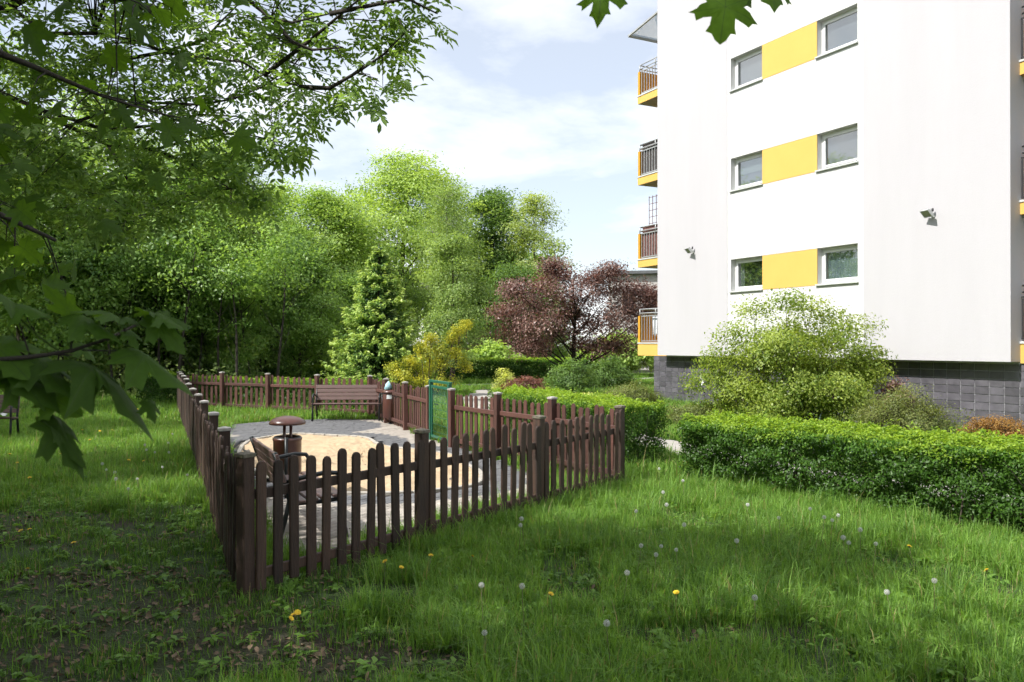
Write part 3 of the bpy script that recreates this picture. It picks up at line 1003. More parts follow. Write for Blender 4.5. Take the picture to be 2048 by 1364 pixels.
# ------------------------------------------------------------------ benches
def bench(loc, rz, label, L=1.62):
    """local x along the bench, the sitter looks towards -y"""
    o = empty("park_bench", loc, rz)
    tag(o, label, "bench", "slatted park benches with black iron ends")
    # seat slats
    for i in range(4):
        y = -.24 + i * .115
        mb = MB(); mb.cbox(-L / 2, L / 2, y - .05, y + .05, .405 - .012 * i, .435 - .012 * i, .007); mb.build("seat_slat", M["slat"], o)
    m = Matrix.Translation((0, .20, .42)) @ Matrix.Rotation(R(-16), 4, 'X')
    for i in range(3 if False else 4):
        z = .06 + i * .095
        mb = MB(); mb.cbox(-L / 2, L / 2, -.014, .014, z, z + .086, .006, m); mb.build("back_slat", M["slat"], o)
    for s in (-1, 1):
        x = s * (L / 2 - .03)
        fr_ = MB()
        fr_.tube([(x, -.33, 0), (x, -.29, .22), (x, -.27, .39), (x, -.27, .45), (x, -.29, .55), (x, -.24, .625), (x, -.12, .635), (x, .10, .60), (x, .235, .565)], .022, 8)
        e = fr_.build("end_frame", M["iron"], o)
        q = MB(); q.tube([(x, .30, 0), (x, .24, .22), (x, .20, .40), (x, .235, .56), (x, .335, .845)], .022, 8); q.build("rear_leg", M["iron"], e)
        q = MB(); q.tube([(x, -.275, .385), (x, -.1, .37), (x, .2, .37)], .02, 8); q.build("seat_bearer", M["iron"], e)
    return o
nb_c = ((-1.86 - 2.50) / 2 + .02, (7.52 + 8.82) / 2 + .1, 0.02)
bench(nb_c, math.atan2(1.30, -.62), "bench seen from its end just behind the near fence corner", 1.5)
bench((-3.93, 19.75, .02), R(3), "brown slatted bench facing the camera across the sandpit", 1.62)
bench((-10.55, 16.05, 0), R(18), "bench half out of view on the shaded left lawn", 1.6)
mb = MB()
rng = np.random.default_rng(12)
vs = []
for i in range(9):
    for j in range(7):
        vs.append((-.22 + .055 * i + rng.normal() * .01, -.15 + .05 * j, .02 + abs(rng.normal()) * .035 * math.sin(math.pi * i / 8) + .03 * math.sin(math.pi * j / 6)))
mb.add(vs, [(i * 7 + j, (i + 1) * 7 + j, (i + 1) * 7 + j + 1, i * 7 + j + 1) for i in range(8) for j in range(6)])
o = mb.build("crumpled_paper", M["paper"], loc=(-10.05, 16.0, .44), rot=(0, 0, .5))
o.modifiers.new("thickness", 'SOLIDIFY').thickness = .004
tag(o, "crumpled white paper lying on the half hidden bench", "litter")

# ------------------------------------------------------------------ litter bins
def near_bin(loc, label):
    o = empty("litter_bin", loc, .3)
    tag(o, label, "bin")
    b = MB(); b.lathe([(.0, .10), (.15, .10), (.165, .12), (.165, .66), (.172, .67), (.172, .70), (.155, .70), (.150, .60)], 24); bo = b.build("drum", M["binred"], o)
    b = MB(); b.lathe([(.150, .70), (.153, .715), (.160, .70), (.158, .55), (.146, .52), (0, .50)], 24); b.build("liner", M["binin"], bo)
    b = MB(); b.lathe([(0, .958), (.07, .955), (.14, .938), (.19, .912), (.213, .885), (.215, .868), (.207, .858), (.18, .862), (0, .866)], 28); b.build("cap", M["binred"], o)
    for x in (-.035, .04):
        b = MB(); b.tube([(x, .0, .5), (x, .0, .87)], .018, 8); b.build("cap_post", M["binred"], o)
    b = MB(); b.tube([(-.02, -.175, 0), (-.02, -.175, .72)], .02, 8); b.build("post", M["iron"], o)
    b = MB(); b.lathe([(0, .0), (.13, .0), (.13, .03), (.03, .05), (.03, .1), (0, .1)], 16); b.build("foot", M["iron"], o)
near_bin((PX(575, 9.9), 9.9, .03), "brown litter bin with a mushroom cap beside the near bench")
o = empty("litter_bin", (PX(780, 18.7), 18.7, .03), .1)
tag(o, "brown drum litter bin with white sticker beside the far bench", "bin")
b = MB(); b.lathe([(0, .15), (.145, .15), (.155, .165), (.155, .72), (.15, .73), (0, .73)], 24); b.build("drum", M["binred"], o)
b = MB(); b.lathe([(.16, .715), (.185, .722), (.185, .74), (.15, .775), (.07, .79), (0, .792)], 24); b.build("lid", M["binred"], o)
fr_ = MB(); fr_.tube([(-.175, 0, .72), (-.175, 0, .06), (.175, 0, .06), (.175, 0, .72)], .012, 6); fr_.build("stand", M["iron"], o)
fr_ = MB(); fr_.lathe([(0, 0), (.06, 0), (.06, .02), (.025, .03), (.025, .055), (0, .055)], 12); fr_.build("foot", M["iron"], o)
st = MB(); 
vs = []
for i in range(9):
    t = R(-115 + 5.5 * i)
    vs += [(.158 * math.cos(t), .158 * math.sin(t), .585), (.158 * math.cos(t), .158 * math.sin(t), .675)]
st.add(vs, [(2 * i, 2 * i + 2, 2 * i + 3, 2 * i + 1) for i in range(8)]); st.build("sticker", M["sticker"], o)
mb = MB()
rng = np.random.default_rng(2)
prof = [(.06, 0), (.085, .03), (.075, .08), (.05, .13), (.02, .18), (.004, .2)]
vs = []
for (r_, z) in prof:
    for k in range(14):
        t = 2 * math.pi * k / 14
        rr = r_ * (1 + .28 * math.sin(3 * t + z * 20) + rng.normal() * .08)
        vs.append((rr * math.cos(t) + z * .1, rr * math.sin(t), z))
fs = [(i * 14 + k, i * 14 + (k + 1) % 14, (i + 1) * 14 + (k + 1) % 14, (i + 1) * 14 + k) for i in range(5) for k in range(14)]
mb.add(vs, fs, True)
tag(mb.build("plastic_bag", M["bluebag"], loc=(PX(776, 18.7), 18.66, .815)), "pale blue plastic bag left on top of the far bin", "litter")

# ------------------------------------------------------------------ trees and shrubs
def auto_lobes(rng, w, zlow, h, m, pw=.5, bias=1.0):
    lobes = []
    for i in range(m):
        t = (i + rng.uniform(.1, .9)) / m
        prof = math.sin(math.pi * min(max(t * .80 + .16, 0), 1)) ** pw
        ang = i * 2.399 + rng.normal() * .4
        lr = w / 2 * rng.uniform(.34, .52) * (.55 + .45 * prof)
        rad = max(w / 2 * prof * bias - lr * .8, 0) * rng.uniform(.75, 1.05)
        z = zlow + (h - zlow - lr * .6) * t + lr * .1
        lobes.append((rad * math.cos(ang), rad * math.sin(ang), z, lr, lr, lr * rng.uniform(.62, .85)))
    return lobes

def clusters_from(rng, lobes, per):
    cc = []
    for (x, y, z, a, b, c) in lobes:
        d = unit(rng.normal(size=(per, 3)))
        d[:, 2] = np.where(d[:, 2] < -.45, -d[:, 2], d[:, 2])
        r = rng.uniform(.5, 1.0, per) ** .55
        r = np.where(rng.random(per) < .07, rng.uniform(1.03, 1.24, per), r)
        cc.append(np.array([x, y, z]) + d * r[:, None] * np.array([a, b, c]))
    return np.concatenate(cc)

def trunk_mesh(rng, name, h, lobes, cc, r0, mat, lean=(0, 0), wig=.05, twig=True, tr=.012, maxtw=260):
    mb = MB()
    npts = 9
    zt = max(l[2] for l in lobes) * .96
    path = []
    for i in range(npts):
        t = i / (npts - 1)
        path.append(Vector((lean[0] * t + rng.normal() * wig * t * .6, lean[1] * t + rng.normal() * wig * t * .6, zt * t)))
    path[0] = Vector((0, 0, -.05))
    rr = [r0 * (1.35 if i == 0 else 1) * (1 - .86 * i / (npts - 1)) for i in range(npts)]
    mb.tube(path, rr, 8)
    ends = []
    for (x, y, z, a, b, c) in lobes:
        e = Vector((x, y, z))
        zs = max(z - math.hypot(x, y) * .75 - .3, zt * .14)
        t = min(zs / zt, .93)
        k = min(int(t * (npts - 1)), npts - 2); f = t * (npts - 1) - k
        s = path[k].lerp(path[k + 1], f)
        mid = s.lerp(e, .5) + Vector((rng.normal() * .15, rng.normal() * .15, -.04 * (e - s).length + .1))
        q1 = s.lerp(mid, .5) + Vector((rng.normal() * .06, rng.normal() * .06, 0))
        q2 = mid.lerp(e, .5) + Vector((rng.normal() * .08, rng.normal() * .08, .06))
        rb = max(r0 * (1 - .8 * t) * .42, .015)
        mb.tube([s, q1, mid, q2, e], [rb, rb * .85, rb * .65, rb * .45, rb * .25], 5)
        ends += [mid, q2, e]
    if twig:
        E = np.array([tuple(p) for p in ends])
        sel = rng.permutation(len(cc))[:maxtw]
        for i in sel:
            c = cc[i]
            d = np.linalg.norm(E - c, axis=1)
            s = Vector(E[np.argmin(d)]); e = Vector(c)
            m_ = s.lerp(e, .5) + Vector((rng.normal() * .1, rng.normal() * .1, .08))
            mb.tube([s, m_, e], [tr, tr * .7, tr * .35], 3, cap=False)
    return mb.mesh(name, mat)

def tree_meshes(seed, w, zlow, h, m, per, rc, nl, L, W, mat, bark, r0, flat=.5, up=.55, outw=.5, droop=.25, lean=(0, 0), pw=.7, strand=0, hexa=False, lobes=None, tr=.012):
    rng = np.random.default_rng(seed)
    lobes = lobes or auto_lobes(rng, w, zlow, h, m, pw)
    lobes = [(x + lean[0] * z / h, y + lean[1] * z / h, z, a, b, c) for (x, y, z, a, b, c) in lobes]
    cc = clusters_from(rng, lobes, per)
    a5 = list(foliage(rng, cc, rc * rng.uniform(.7, 1.3, len(cc)), int(nl * 1.35), L * .86, W * .88, up, outw, (lean[0] * .6, lean[1] * .6, (zlow + h) * .48), flat, droop))
    if strand:
        a5[0][:, 2] -= rng.exponential(strand, len(a5[0])) * (rng.random(len(a5[0])) < .75)
        a5[0][:, 2] = np.maximum(a5[0][:, 2], .3)
    cr = leaf_mesh("crown", *a5, mat, hexa=hexa)
    tk = trunk_mesh(rng, "trunk", h, lobes, cc, r0, bark, lean, tr=tr)
    return tk, cr

def put_tree(name, label, cat, loc, meshes, rz=0, s=(1, 1, 1), group=None, names=("trunk", "crown")):
    o = empty(name, loc, rz)
    o.scale = s
    tag(o, label, cat, group)
    for nm, me in zip(names, meshes):
        if me is not None:
            link(nm, me, o)
    return o

def at(px, Y): return (PX(px, Y), Y, 0)

# big group behind the playground
put_tree("broadleaf_tree", "bushy bright green tree left of the tall pale tree", "tree", at(650, 42),
         tree_meshes(21, 6.6, .8, 9.6, 24, 24, 1.05, 64, .17, .10, M["lf_wood"], M["bark"], .20, pw=.8))
put_tree("windblown_tree", "tallest pale green tree with windblown leaves", "tree", at(788, 52),
         tree_meshes(22, 11.0, 3.2, 13.4, 30, 24, 1.15, 56, .26, .10, M["lf_pale"], M["bark_d"], .30, flat=.42, outw=.35, pw=.62, lean=(.9, 0)))
put_tree("birch_tree", "feathery grey-green birch with white stem", "tree", at(893, 44),
         tree_meshes(23, 3.4, 2.6, 10.4, 14, 22, .75, 72, .10, .055, M["lf_birch"], M["birch"], .12, flat=1.0, strand=.75, droop=.8, up=.3, pw=.8))
put_tree("broadleaf_tree", "dark green rounded tree right of the birch", "tree", at(985, 55),
         tree_meshes(24, 6.4, 1.5, 12.0, 20, 24, 1.1, 60, .20, .12, M["lf_dark"], M["bark_d"], .26))
put_tree("ash_sapling", "sparse light green tree at the right edge of the group", "tree", at(1068, 52),
         tree_meshes(25, 4.6, 2.4, 11.2, 16, 14, .9, 50, .22, .09, M["lf_wisp"], M["bark"], .15, flat=.5))
put_tree("whitebeam", "pale leaved small tree standing in front of the birch", "tree", at(905, 37),
         tree_meshes(26, 3.3, .8, 6.7, 14, 18, .7, 60, .12, .07, M["lf_birch"], M["bark"], .11, pw=.75))
put_tree("broadleaf_tree", "low green tree between dark tree and plum", "tree", at(1025, 49),
         tree_meshes(27, 6.4, .4, 6.6, 14, 20, .9, 55, .17, .10, M["lf_dark"], M["bark"], .14))
put_tree("broadleaf_tree", "low light green tree just left of the purple plum's top", "tree", at(1085, 58),
         tree_meshes(28, 5.2, .4, 6.4, 12, 20, .9, 50, .19, .11, M["lf_wood"], M["bark"], .14))
put_tree("broadleaf_tree", "dense green tree behind the fir, under the tall pale tree", "tree", at(742, 46),
         tree_meshes(29, 5.6, .4, 7.4, 14, 20, .95, 58, .16, .10, M["lf_dark"], M["bark_d"], .16))

# the wood on the left: four kinds copied
wood = [tree_meshes(31, 4.6, 2.2, 10.0, 15, 18, .95, 58, .15, .09, M["lf_wood"], M["bark"], .13, lean=(.4, 0)),
        tree_meshes(32, 4.2, 1.6, 8.6, 14, 18, .9, 58, .15, .09, M["lf_wood2"], M["bark_d"], .11, lean=(-.3, .2)),
        tree_meshes(33, 5.2, 2.8, 11.4, 16, 18, 1.05, 56, .16, .09, M["lf_wood"], M["bark_d"], .15),
        tree_meshes(34, 3.6, .6, 5.6, 12, 18, .75, 60, .13, .08, M["lf_wood2"], M["bark"], .08)]
spots = [(-60, 27, 2, 1.0), (40, 30, 0, 1.05), (120, 28, 1, 1.0), (200, 33, 2, 1.0), (255, 30, 1, .95), (315, 34, 0, 1.05), (365, 31, 1, 1.0), (412, 37, 2, .98), (452, 34, 0, .95),
         (505, 38, 1, 1.1), (545, 43, 0, 1.02), (590, 40, 1, .9), (10, 38, 0, 1.1), (150, 40, 0, 1.1), (270, 43, 2, 1.02), (390, 46, 2, .96), (490, 48, 0, 1.05), (-140, 33, 2, 1.1), (560, 50, 2, .82),
         (85, 34, 3, 1.0), (180, 29.5, 3, .75), (290, 33, 3, .85), (430, 33, 3, .9), (530, 34, 3, 1.0), (480, 31, 3, .62), (600, 34, 3, 1.05), (640, 37, 3, .95), (345, 37, 3, 1.0), (-30, 31, 3, 1.0), (690, 39, 3, .9)]
ORD = ["first", "second", "third", "fourth", "fifth", "sixth", "seventh", "eighth", "ninth", "tenth", "eleventh", "twelfth", "thirteenth", "fourteenth"]
rr_ = random.Random(4)
seen = [0, 0, 0, 0]
for (px, Y, kd, s) in sorted(spots):
    lb = ("tall slender light green tree of the left wood, %s of its kind from the left", "mid-height deep green tree of the left wood, %s of its kind from the left",
          "tall broad leafy tree of the left wood, %s of its kind from the left", "low bushy young tree at the left wood's foot, %s from the left")[kd] % ORD[seen[kd]]
    seen[kd] += 1
    put_tree("wood_tree", lb, "tree", (PX(px, Y), Y, 0), wood[kd], rr_.uniform(0, 6.28), (s * rr_.uniform(.9, 1.1), s * rr_.uniform(.9, 1.1), s * rr_.uniform(.94, 1.06)),
             ("slender trees of the left wood", "deep green trees of the left wood", "tall trees of the left wood", "young trees of the left wood")[kd])
# slim bare poles at the wood's edge
pole = []
for sd in range(3):
    r = np.random.default_rng(60 + sd)
    mb = MB(); la, lb_ = r.normal() * .05, r.normal() * .05
    pts = [(la * i + .05 * math.sin(i * .8 + sd), lb_ * i + .04 * math.sin(i * .6), i * .62 - .02) for i in range(8)]
    mb.tube(pts, [.055 - .005 * i for i in range(8)], 6)
    for k in range(5):
        z = r.uniform(1.0, 4.0); t = r.uniform(0, 6.28); i = int(z / .62)
        p = Vector(pts[i]); mb.tube([p, p + Vector((math.cos(t) * .4, math.sin(t) * .4, .4)), p + Vector((math.cos(t) * .75, math.sin(t) * .75, .95))], [.018, .012, .006], 4)
    pole.append(mb.mesh("trunk", M["bark_d"]))
cc = np.random.default_rng(61).normal(size=(40, 3)) * np.array([.7, .7, .6]) + np.array([0, 0, 4.3])
a5 = foliage(np.random.default_rng(62), cc, .6, 40, .13, .08)
polecrown = leaf_mesh("crown", *a5, M["lf_wood2"])
for k, px in enumerate([225, 236, 300, 318, 332, 352, 398, 416, 438, 452, 476, 505, 522, 556]):
    Y = 28.5 + (k * 7 % 5) * 1.1
    put_tree("sapling", "thin dark-stemmed sapling at the left wood's edge, %s from the left" % ORD[k], "tree", (PX(px, Y), Y, 0), (pole[k % 3], polecrown), k * 1.7, (1, 1, rr_.uniform(.9, 1.2)), "saplings along the edge of the left wood")

# far mass of the wood and its undergrowth
rng = np.random.default_rng(70)
K = 950
cc = np.stack([rng.uniform(-62, 2, K), rng.uniform(56, 72, K), rng.uniform(.5, 9.5, K)], 1)
a5 = foliage(rng, cc, 2.0, 36, .42, .26)
tag(link("woodland", leaf_mesh("woodland", *a5, M["lf_wood2"])), "mass of leaves of the deeper wood", "wood", kind="stuff")
K = 980
cc = np.stack([rng.uniform(-34, -4.5, K), rng.uniform(27.5, 47, K), rng.uniform(.15, 1.55, K) ** 1.4], 1)
ok = (cc[:, 0] < -.30 * cc[:, 1] - 0.2) | (cc[:, 1] > 38)
ok &= ~((cc[:, 1] < 29.5) & (cc[:, 0] > -10))
cc = cc[ok]
a5 = foliage(rng, cc, .8, 46, .15, .085)
a5[0][:, 2] = np.abs(a5[0][:, 2]) + .02
tag(link("undergrowth", leaf_mesh("undergrowth", *a5, M["lf_under"])), "leafy undergrowth on the floor of the left wood", "undergrowth", kind="stuff")

# fir
def fir_meshes(seed, h, w):
    rng = np.random.default_rng(seed)
    tk = MB(); tk.tube([(0, 0, -.05), (0, 0, h * .5), (0, 0, h * .99)], [.10, .06, .01], 8)
    P_, A_, N_, L__, W__, V_ = [], [], [], [], [], []
    z = .25
    while z < h * .97:
        t = z / h
        rad = w / 2 * (1 - t) ** .82 * (1.0 if t > .06 else .85) + .06
        nb = max(6, int(17 * (1 - t) + 6))
        for k in range(nb):
            ang = rng.uniform(0, 2 * math.pi)
            rl = rad * rng.uniform(.72, 1.12)
            tip = np.array([math.cos(ang) * rl, math.sin(ang) * rl, z - .12 * rl + .10 * rl])
            b0 = np.array([0, 0, z])
            pts = [b0 + (tip - b0) * s + np.array([0, 0, -.16 * rl * math.sin(math.pi * s)]) for s in (0, .35, .7, 1)]
            tk.tube(pts, [.018 * (1 - t) + .004, .012 * (1 - t) + .003, .006, .003], 3, cap=False)
            ns = int(24 * rl / (w / 2) + 8)
            ss = rng.uniform(.18, 1.02, ns)
            base = b0 + (tip - b0) * ss[:, None]; base[:, 2] -= .16 * rl * np.sin(np.pi * np.clip(ss, 0, 1))
            sd = np.array([-math.sin(ang), math.cos(ang), 0])
            wid = .28 * rl * (1.05 - ss) + .05
            lat = rng.uniform(-1, 1, ns)
            for rep in range(6):
                pp = base + sd * (lat * wid)[:, None] + rng.normal(size=(ns, 3)) * .035
                pp[:, 2] -= np.abs(lat) * wid * .35
                ax = unit((tip - b0)[None] * .8 + sd * lat[:, None] * .9 * rl + rng.normal(size=(ns, 3)) * .28 * rl)
                P_.append(pp); A_.append(ax)
                N_.append(unit(np.array([0, 0, 1.0]) + rng.normal(size=(ns, 3)) * .45))
                L__.append(rng.uniform(.09, .17, ns)); W__.append(rng.uniform(.03, .06, ns))
                V_.append(np.clip(.16 + .62 * np.clip((ss - .45) / .55, 0, 1) ** 1.2 + .22 * np.abs(lat) + rng.normal(size=ns) * .14, 0, 1))
        z += .115 + .03 * (1 - t)
    cr = leaf_mesh("crown", np.concatenate(P_), np.concatenate(A_), np.concatenate(N_), np.concatenate(L__), np.concatenate(W__), np.concatenate(V_), M["lf_fir"], fold=.05)
    return tk.mesh("trunk", M["bark_d"]), cr
put_tree("fir_tree", "young fir with pale green new tips behind the back fence corner", "tree", at(758, 28.5), fir_meshes(41, 5.4, 4.2))

# plum
rng = np.random.default_rng(43)
lob = []
for (x, z, r) in [(-3.0, 3.3, .55), (-2.5, 2.5, .7), (-2.0, 3.5, .75), (-1.3, 4.2, .7), (-1.5, 2.6, .9), (-.6, 4.9, .5), (-.5, 3.6, .95), (-.7, 2.2, .8), (.3, 4.3, .8), (.1, 2.8, .95), (.8, 3.5, .9), (1.1, 4.75, .45),
                  (1.4, 2.5, .9), (1.7, 4.0, .8), (2.3, 3.2, .85), (2.7, 4.2, .55), (2.9, 2.4, .65), (3.3, 3.3, .55), (.7, 1.7, .6), (-1.9, 1.7, .5), (2.0, 1.7, .6), (-.9, 5.3, .28), (1.5, 5.0, .3), (3.4, 4.1, .35), (-2.6, 4.2, .4)]:
    lob.append((x, rng.normal() * .9, z, r * 1.1, r * 1.1, r * .72))
put_tree("plum_tree", "purple leaved plum tree left of the white block", "tree", at(1148, 34.5),
         tree_meshes(42, 7.0, 1.2, 5.6, 22, 26, .66, 44, .115, .07, M["lf_plum"], M["bark_d"], .12, flat=.6, lobes=lob, tr=.01), 0, (.94, .94, .94))

def shrub_meshes(seed, w, dpt, h, m, per, rc, nl, L, W, mat, stemm=None, zlow=.1, up=.5, outw=.6, flat=.6, vt=0, arch=0, droop=.2, lobes=None, nstem=9):
    rng = np.random.default_rng(seed)
    if lobes is None:
        lobes = []
        for i in range(m):
            a = i * 2.399; q = math.sqrt((i + .5) / m)
            x, y = math.cos(a) * q * w * .34, math.sin(a) * q * dpt * .34
            zz = zlow + (h - zlow) * (.78 - .42 * q * q) * rng.uniform(.8, 1.08)
            r = min(w, h * 1.4) * rng.uniform(.18, .27)
            lobes.append((x, y, zz - r * .4, r * 1.1, r * 1.1 * dpt / w, max(zz * .48, r * .6)))
    cc = clusters_from(rng, lobes, per)
    cc[:, 2] = np.clip(cc[:, 2], zlow * .6 + .03, None)
    a5 = list(foliage(rng, cc, rc, nl, L, W, up, outw, (0, 0, h * .35), flat, droop))
    a5[0][:, 2] = np.maximum(a5[0][:, 2], .015)
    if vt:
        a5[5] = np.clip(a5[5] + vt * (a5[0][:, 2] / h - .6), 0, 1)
    cr = leaf_mesh("foliage", *a5, mat)
    st = MB()
    for k in range(nstem):
        x, y, z, a, b, c = lobes[k % len(lobes)]
        s = Vector((x * .15 + rng.normal() * .05, y * .15 + rng.normal() * .05, -.02)); e = Vector((x, y, z + c * .4))
        st.tube([s, s.lerp(e, .4) + Vector((0, 0, .12 * h)), e], [.016, .011, .005], 4, cap=False)
    for i in rng.permutation(len(cc))[:160]:
        c = cc[i]; l = min(lobes, key=lambda q: (q[0] - c[0]) ** 2 + (q[1] - c[1]) ** 2 + (q[2] - c[2]) ** 2)
        st.tube([(l[0], l[1], l[2] * .8), tuple((np.array(l[:3]) + c) / 2 + np.array([0, 0, .04])), tuple(c)], [.007, .005, .003], 3, cap=False)
    return st.mesh("stems", stemm or M["twig"]), cr
SN = ("stems", "foliage")
def put_shrub(name, label, loc, meshes, rz=0, s=(1, 1, 1), group=None, cat="shrub"):
    return put_tree(name, label, cat, loc, meshes, rz, s, group, SN)

# big arching shrub before the gable
rng = np.random.default_rng(44)
lob = []
for i in range(64):
    a = rng.uniform(0, 6.28); q = math.sqrt(rng.uniform(0, 1))
    x, y = math.cos(a) * q * 1.72, math.sin(a) * q * 1.25
    ztop = 2.78 * (1 - .45 * q ** 2.2)
    z = rng.uniform(.16, 1) * ztop * .9
    r = rng.uniform(.28, .5)
    lob.append((x, y, z, r * 1.15, r * 1.1, r * .62))
for (x, z, r) in [(-1.5, 1.45, .35), (-1.25, 2.0, .3), (-.75, 2.55, .3), (-.2, 2.72, .26), (.45, 2.60, .3), (.95, 2.35, .32), (1.35, 2.15, .3), (1.6, 1.5, .3), (-1.85, .95, .3), (1.75, 1.1, .3)]:
    lob.append((x, rng.normal() * .3, z, r * 1.3, r, r * .55))
put_shrub("hawthorn_shrub", "big arching yellow-green shrub in front of the white gable", at(1582, 18.0), shrub_meshes(45, 4, 3, 2.9, 0, 17, .27, 44, .062, .040, M["lf_shrub"], zlow=.3, lobes=lob, nstem=22, droop=.5, flat=.95, up=.4))
put_shrub("dark_leaved_shrub", "small dark red shrub against the slate tiles", at(1788, 17.3), shrub_meshes(46, .9, .6, 1.15, 8, 8, .16, 20, .06, .035, M["lf_plum"]))
put_shrub("spirea_bush", "loose grey-green bush below the slate tiled wall", at(1808, 14.6), shrub_meshes(47, 2.1, 1.5, 1.06, 20, 16, .2, 52, .035, .018, M["lf_bush"], vt=.3, zlow=.05))
put_shrub("spirea_bush", "rust orange rounded bush at the right edge", at(1998, 12.9), shrub_meshes(48, 1.45, 1.2, .74, 18, 15, .15, 52, .03, .016, M["lf_orange"], vt=.35, zlow=.05))
put_shrub("barberry_bush", "small red barberry bush beyond the gate fence", at(1050, 25.5), shrub_meshes(49, 1.55, 1.4, .88, 14, 14, .18, 36, .05, .03, M["lf_barb"], vt=.3))
put_shrub("juniper_bush", "rounded deep green bush below the plum tree", at(1140, 29.5), shrub_meshes(50, 1.9, 1.7, 1.30, 14, 16, .24, 44, .07, .035, M["lf_dark"], vt=.2))
put_shrub("juniper_bush", "dark spreading bush between plum trunk and tiled plinth", at(1215, 33), shrub_meshes(51, 2.3, 1.8, 1.25, 14, 14, .26, 40, .08, .045, M["lf_dark"]))
put_shrub("heath_shrub", "low olive green shrub patch beside the tiled corner", at(1262, 22.0), shrub_meshes(52, 2.2, 1.5, .82, 18, 15, .2, 44, .04, .022, M["lf_bush"], vt=.4, zlow=.03))
put_shrub("heath_shrub", "low yellow-green shrub patch right behind the short hedge", at(1200, 19.5), shrub_meshes(53, 2.0, 1.6, .70, 18, 15, .2, 44, .04, .022, M["lf_yplant"], vt=.2, zlow=.03))
put_shrub("heath_shrub", "low green shrub patch under the arching shrub's left side", at(1395, 18.2), shrub_meshes(54, 1.8, 1.2, .60, 14, 14, .2, 40, .045, .022, M["lf_bush"], zlow=.03))
put_shrub("yellow_shrub", "small yellow-green plant beside the red barberry", at(1010, 27.0), shrub_meshes(56, .8, .8, .95, 8, 10, .15, 24, .07, .04, M["lf_yplant"]))
put_shrub("broadleaf_bush", "light green big-leaved bush bank behind the far hedge", at(985, 42.5), shrub_meshes(57, 5.4, 2.2, 1.95, 20, 15, .4, 34, .17, .12, M["lf_big"], vt=.2))
put_shrub("broadleaf_bush", "bright leafy bush bank behind the plum trunk", at(1240, 46), shrub_meshes(58, 5.8, 2.2, 2.6, 20, 15, .42, 34, .18, .12, M["lf_big"], vt=.2))
# golden shrub with reaching sprays
lob = []
rng = np.random.default_rng(59)
for (x, z, r) in [(-.85, .75, .32), (-.4, .9, .34), (.05, 1.05, .34), (.4, 1.2, .3), (.1, 1.5, .28), (.5, 1.65, .26), (.75, 2.0, .22), (1.0, 2.3, .22), (1.2, 2.5, .16), (.9, 1.55, .24), (-.6, 1.25, .22), (-1.1, 1.05, .22), (1.1, 1.15, .24), (-.2, .5, .34), (.6, .6, .36), (-.9, .4, .3), (-.2, 1.75, .18), (.15, 2.05, .15)]:
    lob.append((x * 1.15, rng.normal() * .3, z * 1.05, r * 1.3, r * 1.1, r * .75))
put_shrub("golden_shrub", "golden yellow shrub with reaching sprays beside the fir", at(855, 26.8), shrub_meshes(60, 3, 2, 2.6, 0, 15, .19, 46, .07, .036, M["lf_gold"], lobes=lob, nstem=18, flat=1.1, up=.3, outw=.35), 0, (.9, .9, .92))
# red twiggy thicket
rng = np.random.default_rng(71)
tw = MB()
for k in range(260):
    x, y = rng.uniform(-2.4, 2.8), rng.uniform(-.9, .9)
    hh = rng.uniform(2.0, 3.0)
    bx = rng.normal() * .35
    tw.tube([(x, y, 0), (x + bx * .4, y + rng.normal() * .08, hh * .5), (x + bx + rng.normal() * .15, y + rng.normal() * .2, hh)], [.016, .011, .004], 3, cap=False)
    if k % 2 == 0:
        tw.tube([(x + bx * .4, y, hh * .55), (x + bx * .4 + rng.normal() * .35, y + rng.normal() * .2, hh * .92)], [.009, .004], 3, cap=False)
o = tw.build("twig_thicket", M["redtwig"], loc=at(1000, 45.5))
tag(o, "reddish brown bare twig thicket between golden shrub and plum", "thicket")

